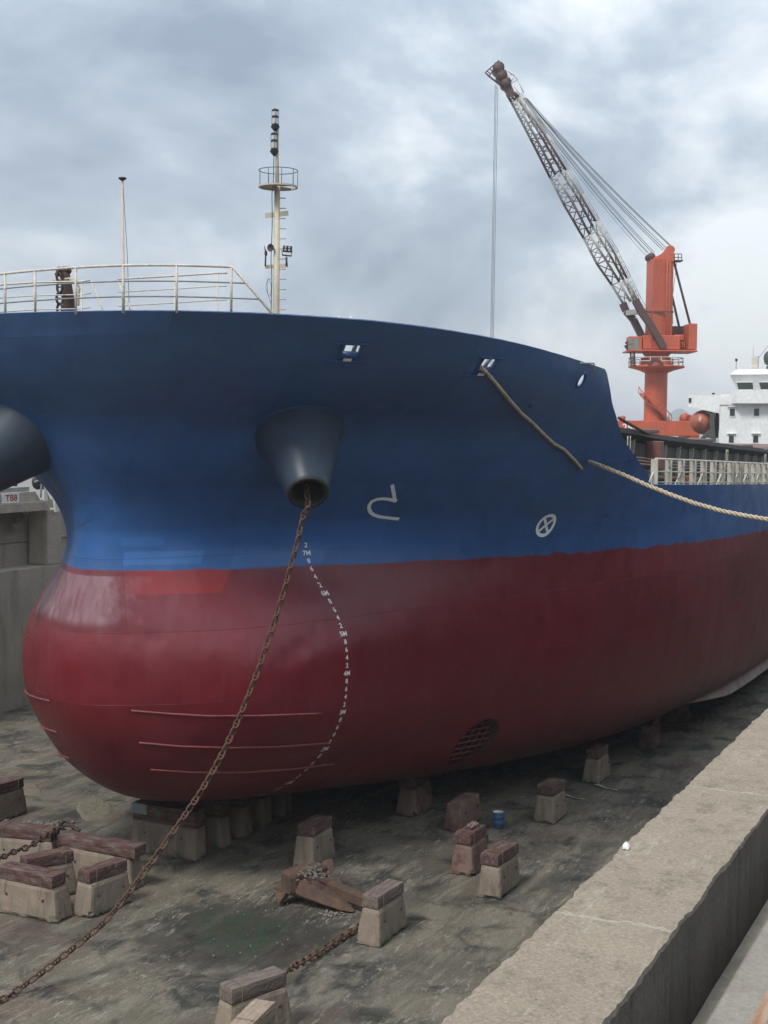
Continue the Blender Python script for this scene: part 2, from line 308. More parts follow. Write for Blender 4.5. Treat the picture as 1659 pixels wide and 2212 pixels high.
def timber_mat():
    m, t, b = newmat('timber'); v = objco(t); g = noise_n(t, scaled(t, v, (.9, 7, 7)), 2.6, 8, .72, .5); a = noise_n(t, v, 3.5, 5, .6)
    oi = nd(t, 'ShaderNodeObjectInfo').outputs['Random']
    col = ramp(t, g, [(.32, (.022, .013, .012)), (.48, (.080, .043, .035)), (.66, (.185, .122, .094))])
    col = mix(t, mth(t, 'MULTIPLY', ramp(t, a, [(.45, 0.0), (.6, 1.0)]), .6), col, mix(t, g, (.045, .012, .013), (.125, .04, .038)))
    a2 = noise_n(t, scaled(t, v, (1, 3, 3)), 2.6, 6, .65)
    col = mix(t, mth(t, 'MULTIPLY', ramp(t, a2, [(.50, 0.0), (.66, 1.0)]), .6), col, mix(t, g, (.09, .08, .075), (.24, .215, .19)))
    t.links.new(col, b.inputs['Base Color']); b.inputs['Roughness'].default_value = .85; bump(t, b, g, .9, .012); return m
M['timber'] = timber_mat()
M['timber_new'] = simple('timber_pale', (.36, .28, .21), (.26, .19, .14), 2, .8, 0, .8, .01, stretch=(1.2, 12, 12))
M['timber_grey'] = simple('timber_grey', (.20, .165, .14), (.105, .07, .058), 2, .85, 0, .9, .01, stretch=(1.2, 10, 10))
M['twine'] = simple('twine', (.22, .165, .11), (.12, .09, .06), 20, .9)
def floor_mat():
    m, t, b = newmat('dock_floor'); wp = nd(t, 'ShaderNodeNewGeometry').outputs['Position']; sp = nd(t, 'ShaderNodeSeparateXYZ'); t.links.new(wp, sp.inputs[0]); X, Y, Z = sp.outputs
    rot = nd(t, 'ShaderNodeMapping'); rot.inputs['Rotation'].default_value = (0, 0, R(-24)); rot.inputs['Scale'].default_value = (.35, 1.5, 1); t.links.new(wp, rot.inputs[0])
    sw = noise_n(t, rot.outputs[0], 1.1, 8, .68, .6); a = noise_n(t, wp, .28, 6, .6, .3); c_ = noise_n(t, wp, .75, 7, .62, .5); f = noise_n(t, wp, 22, 6, .72); w_ = noise_n(t, rot.outputs[0], 5.5, 8, .72, .8)
    col = ramp(t, a, [(.32, (.060, .059, .050)), (.48, (.104, .093, .072)), (.66, (.152, .128, .095))])
    col = mix(t, ramp(t, sw, [(.47, 0.0), (.62, .9)]), col, (.185, .165, .128))
    col = mix(t, ramp(t, c_, [(.50, 0.0), (.64, .92)]), col, (.030, .031, .028))
    col = mix(t, mth(t, 'MULTIPLY', ramp(t, w_, [(.53, 0.0), (.66, 1.0)]), mth(t, 'MULTIPLY', ramp(t, noise_n(t, wp, .55, 4, .6), [(.42, 0.0), (.56, 1.0)]), .9)), col, (.30, .285, .24))
    rot2 = nd(t, 'ShaderNodeMapping'); rot2.inputs['Rotation'].default_value = (0, 0, R(-31)); rot2.inputs['Scale'].default_value = (1.2, 9, 1); t.links.new(wp, rot2.inputs[0]); sc_ = noise_n(t, rot2.outputs[0], 2.2, 7, .75, .3)
    col = mix(t, mth(t, 'MULTIPLY', ramp(t, sc_, [(.58, 0.0), (.68, 1.0)]), .6), col, (.22, .205, .17)); col = mix(t, mth(t, 'MULTIPLY', ramp(t, sc_, [(.30, 1.0), (.42, 0.0)]), .5), col, (.033, .033, .028))
    redn = noise_n(t, wp, .42, 5, .6); col = mix(t, ramp(t, redn, [(.55, 0.0), (.7, .55)]), col, (.085, .048, .042))
    # the damp hollow in front of the bow: wet silt with a little algae
    dx = mth(t, 'DIVIDE', mth(t, 'SUBTRACT', X, 26.7), 2.3); dy = mth(t, 'DIVIDE', mth(t, 'SUBTRACT', Y, 16.3), 2.2)
    rr = mth(t, 'SQRT', mth(t, 'ADD', mth(t, 'MULTIPLY', dx, dx), mth(t, 'MULTIPLY', dy, dy))); rr = mth(t, 'ADD', rr, mth(t, 'MULTIPLY', mth(t, 'SUBTRACT', c_, .5), 2.0)); rr = mth(t, 'ADD', rr, mth(t, 'MULTIPLY', mth(t, 'SUBTRACT', w_, .5), .7))
    wet = sstep(t, rr, 1.15, .8)
    col = mix(t, mth(t, 'MULTIPLY', wet, .62), col, (.024, .025, .023))
    gr = mth(t, 'MULTIPLY', sstep(t, mth(t, 'ADD', rr, mth(t, 'MULTIPLY', mth(t, 'SUBTRACT', sw, .5), 1.4)), .75, .35), ramp(t, w_, [(.42, 0.0), (.56, 1.0)])); col = mix(t, mth(t, 'MULTIPLY', gr, .7), col, (.028, .062, .036))
    col = mix(t, .6, col, ramp(t, f, [(.34, (.5, .5, .5)), (.66, (1.45, 1.45, 1.45))]), 'MULTIPLY')
    t.links.new(col, b.inputs['Base Color'])
    t.links.new(mth(t, 'MULTIPLY_ADD', wet, -.3, .85), b.inputs['Roughness']); b.inputs['Specular IOR Level'].default_value = .3
    bump(t, b, mth(t, 'ADD', mth(t, 'MULTIPLY', f, .35), mth(t, 'ADD', w_, mth(t, 'MULTIPLY', sw, 1.5))), .8, .025)
    return m
M['floor'] = floor_mat()
M['ground'] = concrete('quay_ground', (.25, .24, .22), (.2, .19, .18), (.14, .13, .12), .08, 6, .3)
M['hill'] = simple('hill', (.05, .085, .06), (.07, .1, .08), .002, .9, 0, 0)
# ================================================================== the setting
ZF = -1.3
def fbm(x, y, z=0.0, o=4):
    return noise.fractal(Vector((x, y, z)), 1.0, 2.0, o)
m = MB(); OUT = 9000
for x0, x1, y0, y1 in ((-OUT, OUT, -OUT, 1.2), (-OUT, OUT, 39.2, OUT), (-OUT, -45, 1.2, 39.2), (270, OUT, 1.2, 39.2)): m.quad((x0, y0, 6.95), (x1, y0, 6.95), (x1, y1, 6.95), (x0, y1, 6.95))
tag(add('quay_ground', m, M['ground']), kind='structure')
xs = [-45, -30, -15, 0, 8] + list(np.arange(14, 62, .22)) + list(np.arange(63, 272, 6.0)); ys = list(np.arange(2.3, 38.6, .24))
vv = []; ff = []
for x in xs:
    for y in ys:
        dx, dy = (x - 26.7) / 2.4, (y - 16.3) / 2.3; rr = math.sqrt(dx * dx + dy * dy)
        h = .022 * fbm(x * .5, y * .5) + .012 * fbm(x * 2.2, y * 2.2, 3)
        if rr < 1.3: h -= .07 * max(0, min(1, (1.25 - rr) / .5))
        vv.append((x, y, ZF + h - .01))
ny = len(ys)
for i in range(len(xs) - 1):
    for j in range(ny - 1): ff.append((i * ny + j, i * ny + ny + j, i * ny + ny + j + 1, i * ny + j + 1))
m = MB(); m.add(vv, ff, True); tag(add('dock_floor', m, M['floor']), kind='structure')
m = MB(); m.box((110, 1.58, 6.35), (310, .8, .2)); tag(add('trench_bottom', m, M['wall']), kind='structure')
# near dock wall with its chipped coping
def ragged_wall(x0, x1, yl, yr, zt, zb_l, zb_r, step_fn):
    m = MB(); prof = []; x = x0
    while x < x1:
        j1 = .028 * fbm(x * 2.1, 1.0) + .02 * fbm(x * 9, 2.0) - .03 * max(0.0, fbm(x * 1.3, 21.0) - .25); j2 = .018 * fbm(x * 2.0, 5.0) + .012 * fbm(x * 8, 7.0); t1 = .008 * fbm(x * 4, 9.0)
        c = .015 + .02 * abs(fbm(x * 5, 4.0)); c2 = .012 + .02 * abs(fbm(x * 5, 14.0))
        prof.append([(x, yl, zb_l), (x, yl + j1 * .6, zt - .25), (x, yl + j1, zt - c), (x, yl + j1 - c, zt + t1 - .003), (x, yl * .7 + yr * .3, zt + t1 * .5), (x, yl * .3 + yr * .7, zt + t1 * .5), (x, yr + j2 + c2, zt), (x, yr + j2, zt - c2), (x, yr + j2 * .4, zt - .2), (x, yr, zb_r)])
        x += step_fn(x)
    k = len(prof[0]); vs_ = [p for r_ in prof for p in r_]; fs = []
    for i in range(len(prof) - 1):
        for j in range(k - 1): fs.append((i * k + j, i * k + k + j, i * k + k + j + 1, i * k + j + 1))
    return m.add(vs_, fs)
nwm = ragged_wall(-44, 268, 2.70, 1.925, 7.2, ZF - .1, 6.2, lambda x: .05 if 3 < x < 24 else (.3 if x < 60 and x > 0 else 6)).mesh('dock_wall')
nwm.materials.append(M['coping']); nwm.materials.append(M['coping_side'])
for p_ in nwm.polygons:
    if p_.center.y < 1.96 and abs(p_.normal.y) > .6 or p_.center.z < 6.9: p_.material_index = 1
nw = add('dock_wall', nwm)
tag(nw, 'low pale concrete dock wall with a broad chipped coping in the right foreground', 'wall')
m = MB(); m.box((110, .2, 6.99), (310, 2.72, .12), bev=.02)
ks = add('quay_slab', m, M['slab']); tag(ks, 'grey concrete slab edge with rust streak in the bottom right corner', 'slab')
def rust_stripe():
    mm, t, b = newmat('rust_streak'); wp = nd(t, 'ShaderNodeNewGeometry').outputs['Position']; n_ = noise_n(t, scaled(t, wp, (.6, 5, 1)), 3, 7, .7)
    col = ramp(t, n_, [(.35, (.33, .27, .22)), (.55, (.30, .17, .10)), (.7, (.2, .09, .045))]); t.links.new(col, b.inputs['Base Color']); b.inputs['Roughness'].default_value = .85; return mm
m = MB(); prof = []
for i in range(400):
    x = 2 + i * .08; a_ = .035 + .05 * abs(fbm(x * .8, 3)) + .02 * fbm(x * 5, 1)
    prof += [(x, 1.30 - a_, 7.054), (x, 1.32 + a_ * .4, 7.054)]
m.add(prof, [(2 * i, 2 * i + 2, 2 * i + 3, 2 * i + 1) for i in range(399)]); add('rust_streak', m, rust_stripe(), ks)
# far dock wall
fwl = empty('dock_wall', (20, 37.5, ZF), 0, 'stained high concrete dock wall behind the bulb at the left edge', 'wall')
m = MB()
def strip(mb, y, x0, x1, z0, z1, nx=60):
    vs_ = []; 
    for i in range(nx + 1):
        x = x0 + (x1 - x0) * i / nx
        for k in range(9): z = z0 + (z1 - z0) * k / 8; vs_.append((x, y + .03 * fbm(x * .6, z * .6) + .012 * fbm(x * 3, z * 3), z))
    mb.add(vs_, [(i * 9 + k, i * 9 + 9 + k, i * 9 + 10 + k, i * 9 + k + 1) for i in range(nx) for k in range(8)])
strip(m, 37.5, -45, 270, ZF - .1, 4.3, 300); m.box((112, 38.05, 4.27), (314, 1.0, .1)); add('lower_wall', m, M['wall'], fwl)
m = MB(); m.box((110, 38.9, 5.6), (320, .3, 2.8)); m.box((110, 38.72, 5.35), (320, .12, .05)); add('recessed_wall', m, M['wall'], fwl)
for px in (10.5, 22.5, 34.5, 46.55, 58.5, 70.5):
    m = MB(); m.box((px, 38.15, 5.5), (.95, 1.0, 2.36), bev=.04); add('pillar', m, M['wall'], fwl)
for x0, x1 in ((-44, 45.3), (49, 269)):
    m = MB(); m.prism([(x0, 6.67), (x1 + .75, 6.67), (x1 + .35, 7.03), (x0, 7.03)], -37.45, -39.4, Matrix(((1, 0, 0), (0, 0, -1), (0, 1, 0))))
    add('overhanging_slab', m, M['wall'], fwl)
    m = MB(); m.prism([(x0, 7.035), (x1 + .33, 7.035), (x1, 7.45), (x0, 7.45)], -37.62, -39.4, Matrix(((1, 0, 0), (0, 0, -1), (0, 1, 0)))); add('kerb', m, M['wall'], fwl)
for px, py in ((20.5, 1065), ):
    pass
# distant hill
vs_ = []; fs = []; nx = 60
for i in range(nx + 1):
    t_ = i / nx; x = 3000; yb = 900 - 420 * t_
    h = 48 * math.exp(-((t_ - .40) / .09) ** 2) + 26 * math.exp(-((t_ - .62) / .2) ** 2) + 22 * math.exp(-((t_ - .1) / .2) ** 2) + 3 * fbm(t_ * 9, 1)
    for k, (o, hh) in enumerate(((0, 0), (150, .55), (300, 1), (450, .5), (600, 0))): vs_.append((x + o, yb * (x + o) / 3000, 6 + h * hh))
for i in range(nx):
    for k in range(4): fs.append((i * 5 + k, i * 5 + 5 + k, i * 5 + 6 + k, i * 5 + k + 1))
m = MB(); m.add(vs_, fs, True); tag(add('hill', m, M['hill']), kind='structure')
# ================================================================== the ship
YC = 20.65
WL = [
 (0.0, 32.3,[(33.0,1.3),(34.4,2.6),(36,3.8),(40,6.0),(45,7.7),(50,8.5),(56,8.95),(62,9.1)]),
 (0.5, 29.3,[(29.9,1.15),(31,2.2),(33,3.4),(36,4.9),(40,6.8),(45,8.4),(50,9.35),(56,9.9),(62,10.05)]),
 (1.2, 27.9,[(28.4,1.35),(29.4,2.45),(31,3.45),(33,4.2),(36,5.5),(40,7.3),(45,8.85),(50,9.75),(56,10.25),(62,10.35)]),
 (2.2, 27.0,[(27.5,1.5),(28.8,3.0),(31,4.35),(33,4.95),(36,6.0),(40,7.6),(45,9.1),(50,9.95),(56,10.35),(62,10.4)]),
 (3.4, 26.45,[(27.0,1.5),(28.3,3.25),(29.6,4.2),(31,4.78),(33,5.35),(36,6.35),(40,7.85),(45,9.3),(50,10.0),(56,10.38),(62,10.4)]),
 (4.6, 26.35,[(26.9,1.45),(28.2,3.2),(29.5,4.15),(31,4.8),(33,5.45),(36,6.5),(40,7.95),(45,9.35),(50,10.05),(56,10.38),(62,10.4)]),
 (5.6, 26.55,[(27.1,1.3),(28.3,2.8),(29.6,3.75),(31,4.45),(33,5.25),(36,6.5),(40,8.0),(45,9.4),(50,10.05),(56,10.38),(62,10.4)]),
 (6.5, 26.8,[(27.4,1.2),(28.5,2.3),(29.7,3.1),(31,3.8),(33,4.9),(36,6.4),(40,8.05),(45,9.4),(50,10.05),(56,10.38),(62,10.4)]),
 (7.3, 26.95,[(27.55,1.1),(28.7,2.15),(29.8,2.9),(31,3.55),(33,4.8),(36,6.5),(40,8.2),(45,9.5),(50,10.1),(56,10.38),(62,10.4)]),
 (8.2, 26.9,[(27.5,1.2),(28.7,2.5),(29.8,3.4),(31,4.2),(33,5.55),(36,7.2),(40,8.75),(45,9.75),(50,10.2),(56,10.4),(62,10.4)]),
 (9.2, 26.4,[(27.0,1.6),(28.4,3.35),(29.8,4.55),(31,5.35),(33,6.55),(36,8.05),(40,9.35),(45,10.05),(50,10.3),(56,10.4),(62,10.4)]),
 (10.2, 25.85,[(26.45,1.85),(27.75,3.6),(29.2,4.95),(31,6.3),(33,7.55),(36,8.85),(40,9.85),(45,10.25),(50,10.38),(56,10.4),(62,10.4)]),
 (11.2, 24.95,[(25.5,2.7),(26.7,4.8),(28.2,6.4),(31,8.25),(33,9.05),(36,9.7),(40,10.15),(45,10.35),(50,10.4),(56,10.4),(62,10.4)]),
 (12.8, 23.95,[(24.15,2.9),(24.95,5.4),(26.25,7.1),(28.3,8.7),(31,9.55),(33,9.9),(36,10.15),(40,10.3),(45,10.38),(50,10.4),(56,10.4),(62,10.4)])]
def spl(x, y):
    x = np.array(x, float); y = np.array(y, float); h = np.diff(x); dl = np.diff(y) / h; mm = np.zeros_like(y)
    for i in range(1, len(x) - 1):
        mp_ = (dl[i-1] * h[i] + dl[i] * h[i-1]) / (h[i] + h[i-1])
        if dl[i-1] * dl[i] > 0:
            w1 = 2 * h[i] + h[i-1]; w2 = h[i] + 2 * h[i-1]; mm[i] = .5 * (w1 + w2) / (w1 / dl[i-1] + w2 / dl[i]) + .5 * mp_
        elif dl[i-1] * dl[i] == 0: mm[i] = .5 * mp_
    mm[0] = dl[0]; mm[-1] = dl[-1]
    def f(t):
        t = np.asarray(t, float); i = np.clip(np.searchsorted(x, t) - 1, 0, len(x) - 2); s_ = np.clip((t - x[i]) / h[i], 0, 1)
        return (2*s_**3-3*s_**2+1)*y[i] + (s_**3-2*s_**2+s_)*h[i]*mm[i] + (-2*s_**3+3*s_**2)*y[i+1] + (s_**3-s_**2)*h[i]*mm[i+1]
    return f
ZT = [(20,12.63),(24,12.63),(27,12.5),(31,12.24),(35.95,11.82),(36.49,11.43),(37.18,10.96),(37.93,10.58),(38.69,10.15),(39.4,9.81),(40.18,9.52),(41.05,9.18),(41.77,8.95),(42.1,8.75),(42.3,8.54),(45.3,8.45),(57.25,8.11),(200,8.1)]
ZT_X = [q[0] for q in ZT]; ZT_Z = [q[1] for q in ZT]
def ztop(x): return np.interp(x, ZT_X, ZT_Z)
XE = 62.0; NS, NZ = 250, 92
def hull_grid(ns, nz):
    s_ = np.linspace(0, 1, ns); X = []; B = []
    for z, x0, pts in WL:
        q = [0] + [math.sqrt(p[0] - x0) for p in pts]; b = [0] + [p[1] for p in pts]; f = spl(q, b); qq = s_ * math.sqrt(XE - x0)
        X.append(x0 + qq ** 2); B.append(f(qq))
    X = np.array(X); B = np.array(B); ZS = np.array([w_[0] for w_ in WL]); P = np.zeros((nz, ns, 3)); zq = np.linspace(0, 12.79, 260)
    XX = np.zeros((260, ns)); BB = np.zeros((260, ns))
    for i in range(ns): XX[:, i] = spl(ZS, X[:, i])(zq); BB[:, i] = spl(ZS, B[:, i])(zq)
    for _ in range(40):          # fair the lines
        for A in (XX, BB):
            A[1:-1, :] = .25 * A[:-2, :] + .5 * A[1:-1, :] + .25 * A[2:, :]
    for _ in range(14):
        for A in (BB, XX): A[:, 1:-1] = .25 * A[:, :-2] + .5 * A[:, 1:-1] + .25 * A[:, 2:]
    fr = np.concatenate([np.linspace(0, .16, 22)[:-1], np.linspace(.16, 1, nz - 21)])
    zfine = np.linspace(8, 12.78, 1200)
    for i in range(ns):
        xf = np.interp(zfine, zq, XX[:, i]); ok = np.nonzero(zfine > ztop(xf))[0]; zt = zfine[ok[0]] if len(ok) else 12.7
        zz = fr * zt; P[:, i, 0] = np.interp(zz, zq, XX[:, i]); P[:, i, 1] = np.interp(zz, zq, BB[:, i]); P[:, i, 2] = zz
    P[:, 0, 1] = 0
    ext = []
    for x, k, rise in ((66, 1, 0), (72, 1, 0), (80, 1, 0), (90, 1, 0), (100, 1, 0), (112, 1, 0), (122, .99, .3), (130, .96, 1.2), (138, .91, 2.6), (146, .85, 4.2), (152, .8, 5.4)):
        c_ = P[:, -1, :].copy(); c_[:, 0] = x; c_[:, 1] *= k; c_[:, 2] = c_[:, 2] + rise * (1 - c_[:, 2] / c_[-1, 2]); ext.append(c_)
    return np.concatenate([P, np.stack(ext, 1)], 1)
HG = hull_grid(NS, NZ); NC = HG.shape[1]
DENTS = [(29.75, 4.80, .20, .05), (30.25, 5.02, .17, .055), (30.75, 5.2, .16, .045), (30.35, 5.3, .2, .03), (29.3, 4.6, .25, .03), (32.2, 3.1, .3, .025), (33.1, 3.35, .25, .02), (27.15, 5.15, .14, .05)]
HGP = HG.copy()
for dx_, dz_, dr_, dd_ in DENTS: HGP[..., 1] -= 1.9 * dd_ * np.exp(-(((HG[..., 0] - dx_) / dr_) ** 2 + ((HG[..., 2] - dz_) / dr_) ** 2)) * (HG[..., 1] > .3)
cols = [HGP[:, i, :] * np.array([1, -1, 1]) + np.array([0, YC, 0]) for i in range(NC - 1, 0, -1)] + [HG[:, 0, :] + np.array([0, YC, 0])] + [HG[:, i, :] + np.array([0, YC, 0]) for i in range(1, NC)]
G = np.stack(cols, 1); nc = G.shape[1]
hv = G.reshape(-1, 3).tolist(); hf = []
for j in range(NZ - 1):
    for i in range(nc - 1): hf.append((j * nc + i, j * nc + i + 1, (j + 1) * nc + i + 1, (j + 1) * nc + i))
for i in range(NC - 1):
    a_, b_ = i, nc - 1 - i
    if a_ + 1 == b_ - 1: hf.append((a_, b_, b_ - 1))
    else: hf.append((a_, b_, b_ - 1, a_ + 1))
for j in range(NZ - 1): hf.append((j * nc, (j + 1) * nc, (j + 1) * nc + nc - 1, j * nc + nc - 1))
BV = BVHTree.FromPolygons(hv, hf)
def hit(u, v):
    k = ray(u, v).normalized(); p, n_, i, dd = BV.ray_cast(CAM, k)
    if p is None:
        best = None
        for i in range(120):
            q, n2, _, dd = BV.find_nearest(CAM + k * (24 + i * .35))
            if best is None or dd < best[0]: best = (dd, q, n2)
        _, p, n_ = best
    if n_.dot(k) > 0: n_ = -n_
    return p, n_
def side(x, z, s_=-1):
    p, n_, i, dd = BV.ray_cast(Vector((x, YC + s_ * 40, z)), Vector((0, -s_, 0)))
    if p is None: return None, None
    if n_.y * s_ < 0: n_ = -n_
    return p, n_
ship = empty('cargo_ship', (30, YC, 0), 0, 'large cargo ship with blue topsides and red bulbous bow standing in the dry dock', 'ship')
# cutters for the openings
def tmp(name, mb): o = bpy.data.objects.new(name, mb.mesh(name)); COL.objects.link(o); return o
def frame_at(p, n_):
    tx = UPV.cross(n_).normalized(); tz = n_.cross(tx).normalized(); return Matrix((tx, tz, n_)).transposed()    # x along hull, y up the plating, z outward
FL = []; cut = []
for (u, v, wd, ht) in ((757, 759, .38, .36), (1050, 790, .42, .38)):
    p, n_ = hit(u, v); Mf = frame_at(p, n_); FL.append((p, n_, Mf, wd, ht)); mb = MB(); mb.box(p, (wd, ht, .8), Mf); cut.append(tmp('cut', mb))
ph, nh = hit(1255, 821); Mh = frame_at(ph, nh); mb = MB(); mb.lathe([(0, -.5), (1, -.5), (1, .5), (0, .5)], ph, 20, Mh @ Matrix.Diagonal((.15, .18, 1))); cut.append(tmp('cut', mb))
pt, ntn = hit(1022, 1612); TX, TZ = pt.x, pt.z; TR = .72
mb = MB(); My = Matrix(((1, 0, 0), (0, 0, 1), (0, -1, 0))); mb.lathe([(0, -4), (1, -4), (1, 4), (0, 4)], (TX, pt.y - 1.0, TZ + .12), 32, My @ Matrix.Diagonal((TR, TR, 1))); cut.append(tmp('cut', mb))
hb = MB(); hb.add(hv, hf, True); ho = tmp('hull_raw', hb)
bm = bmesh.new(); bm.from_mesh(ho.data); bmesh.ops.recalc_face_normals(bm, faces=bm.faces); bm.to_mesh(ho.data); bm.free()
sm_ = ho.modifiers.new('s', 'SOLIDIFY'); sm_.thickness = .035; sm_.offset = -1
for c_ in cut:
    bm = bmesh.new(); bm.from_mesh(c_.data); bmesh.ops.remove_doubles(bm, verts=bm.verts, dist=1e-5); bmesh.ops.recalc_face_normals(bm, faces=bm.faces); bm.to_mesh(c_.data); bm.free()
    md = ho.modifiers.new('b', 'BOOLEAN'); md.object = c_; md.operation = 'DIFFERENCE'; md.solver = 'EXACT'
dg = bpy.context.evaluated_depsgraph_get(); hm = bpy.data.meshes.new_from_object(ho.evaluated_get(dg)); hm.name = 'hull'
for o in cut + [ho]: bpy.data.objects.remove(o)
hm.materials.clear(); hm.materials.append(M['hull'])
for p_ in hm.polygons: p_.use_smooth = True
hull = add('hull', hm, None, ship)
for o_ in (hm,):
    try: o_.set_sharp_from_angle(angle=R(40))
    except Exception: pass
# decks
def hb_at(x, z, s_=-1):
    p, n_ = side(x, z, s_); return abs(p.y - YC) if p else None
def deck(name, z, x0, x1, mat, n=60):
    m = MB(); row = []
    for i in range(n + 1):
        x = x0 + (x1 - x0) * (i / n) ** 1.6; b = hb_at(x, z)
        if b is None: continue
        row.append((x, max(.02, b - .06)))
    vs_ = []
    for x, b in row: vs_ += [(x, YC - b, z), (x, YC + b, z)]
    m.add(vs_, [(2 * i, 2 * i + 1, 2 * i + 3, 2 * i + 2) for i in range(len(row) - 1)]); return add(name, m, mat, ship)
deck('forecastle_deck', 11.05, 25.0, 36.6, M['dkgreen']); deck('main_deck', 7.35, 36.7, 150, M['dkgreen'])
m = MB(); row = []
for i in range(12):
    z = 7.4 + 3.65 * i / 11; b = hb_at(36.62, z) - .08; row += [(36.62, YC - b, z), (36.62, YC + b, z)]
m.add(row, [(2 * i, 2 * i + 1, 2 * i + 3, 2 * i + 2) for i in range(11)]); add('forecastle_bulkhead', m, M['stay'], ship)
# fairleads: flanges, rollers, lip
for p, n_, Mf, wd, ht in FL:
    f = MB(); f.box(p + Mf @ Vector((0, ht / 2 + .075, .02)), (wd + .42, .014, .06), Mf); f.box(p + Mf @ Vector((0, -ht / 2 - .10, .02)), (wd + .62, .014, .07), Mf)
    for sx in (-1, 1): f.box(p + Mf @ Vector((sx * (wd / 2 + .03), 0, .0)), (.06, ht + .12, .06), Mf)
    fo = add('fairlead', f, M['blue'], ship)
    f = MB(); f.tube([p + Mf @ Vector((x, -ht / 2 + .05, -.03)) for x in (-wd / 2, 0, wd / 2)], .075, 12); add('roller', f, M['blue'], fo)
    f = MB(); f.box(p + Mf @ Vector((-.02, -ht / 2 - .05, .04)), (wd * .5, .07, .02), Mf); add('wear_plate', f, M['white'], fo)
    f = MB()
    for sx in (-1, 1): f.tube([p + Mf @ Vector((sx * wd * .36, y_, -.14)) for y_ in (-ht / 2 - .05, ht / 2 + .05)], .05, 10)
    add('side_roller', f, M['steelgrey'], fo)
f = MB(); f.lathe([(1.0, .03), (1.22, .045), (1.32, .02), (1.34, -.02)], ph, 20, Mh @ Matrix.Diagonal((.15, .18, 1))); add('mooring_pipe', f, M['blue'], ship)
m = MB(); p, n_ = FL[0][0], FL[0][1]
for k, o in enumerate((-.12, .16)): q = p - n_ * .9; m.bar(q + FL[0][2] @ Vector((o, -.6, 0)), q + FL[0][2] @ Vector((o, .15, 0)), .07, .07)
add('bulwark_stay', m, M['rail'], ship)
for (p, n_, Mf, wd, ht), o_, mt in ((FL[0], -.12, 'pipe'), (FL[1], .2, 'steelgrey')): m = MB(); hn = Vector((n_.x, n_.y, 0)).normalized(); c_ = p - hn * 2.6 + UPV.cross(hn) * o_; m.box((c_.x, c_.y, 11.05 + (p.z + .02 - 11.05) / 2), (.55, .45, p.z + .02 - 11.05), Matrix.Rotation(math.atan2(hn.y, hn.x), 3, 'Z'), .03); add('fairlead_backing', m, M[mt], ship)  # plain boxes added behind the fairleads to darken the bright openings
# bow thruster tunnel and grille
TC = Vector((TX, pt.y, TZ + .12))
m = MB(); vs_ = []
for i in range(33):
    a_ = 2 * math.pi * i / 32; x_, z_ = TC.x + TR * math.cos(a_), TC.z + TR * math.sin(a_); p, n_ = side(x_, z_); y0 = p.y if p else TC.y + .5
    vs_ += [(x_, y0 + .01, z_), (x_, TC.y + 2.9, z_)]
m.add(vs_, [(2 * i, 2 * i + 1, 2 * i + 3, 2 * i + 2) for i in range(32)], True)
tun = add('thruster_tunnel', m, M['tunnel'], ship); m = MB(); m.lathe([(.02, 0), (TR, 0)], (0, 0, 0), 24); m.v = [(TC.x + a, TC.y + 2.6, TC.z + b) for a, b, c in m.v]; add('tunnel_end', m, M['black'], tun)
def tun_pt(x_, z_): p, n_ = side(x_, z_); return Vector((x_, (p.y if p else TC.y) + .22, z_))
for k in range(-3, 4):
    zz = TC.z + k * .19; w_ = math.sqrt(max(.01, TR ** 2 - (k * .19) ** 2)); m = MB(); m.tube([tun_pt(TC.x + w_ * t_, zz) for t_ in (-1, -.5, 0, .5, 1)], .022, 6); add('grille_bar', m, M['red_worn'], tun)
for k in range(-2, 3):
    xx = TC.x + k * .26; w_ = math.sqrt(max(.01, TR ** 2 - (k * .26) ** 2)); m = MB(); m.tube([tun_pt(xx, TC.z + w_ * t_) + Vector((0, .03, 0)) for t_ in (-1, -.5, 0, .5, 1)], .018, 6); add('grille_bar', m, M['red_worn'], tun)
# rubbing bars on the bulb
def on_hull(pts, n_each=10):
    out_ = []
    for (u0_, v0_), (u1_, v1_) in zip(pts[:-1], pts[1:]):
        for i in range(n_each): t_ = i / n_each; out_.append(hit(u0_ + (u1_ - u0_) * t_, v0_ + (v1_ - v0_) * t_))
    out_.append(hit(*pts[-1])); return out_
def half_round(hits, r_):
    m = MB(); pts = [p + n_ * r_ * .3 for p, n_ in hits]; m.tube(pts, r_, 8); return m
for pts in ([(283, 1535), (370, 1542), (450, 1546.5), (560, 1546), (697, 1541)], [(300, 1604), (390, 1612), (500, 1615), (600, 1613), (709, 1605)], [(325, 1662), (420, 1668), (530, 1668), (630, 1661), (720, 1650)]):
    add('rubbing_bar', half_round(on_hull(pts), .028), M['red_worn'], hull)
    # the matching bar on the starboard side of the bulb, mirrored about the centreline
    hs = on_hull(pts); add('rubbing_bar', half_round([(Vector((p.x, 2 * YC - p.y, p.z)), Vector((n_.x, -n_.y, n_.z))) for p, n_ in hs], .028), M['red_worn'], hull)
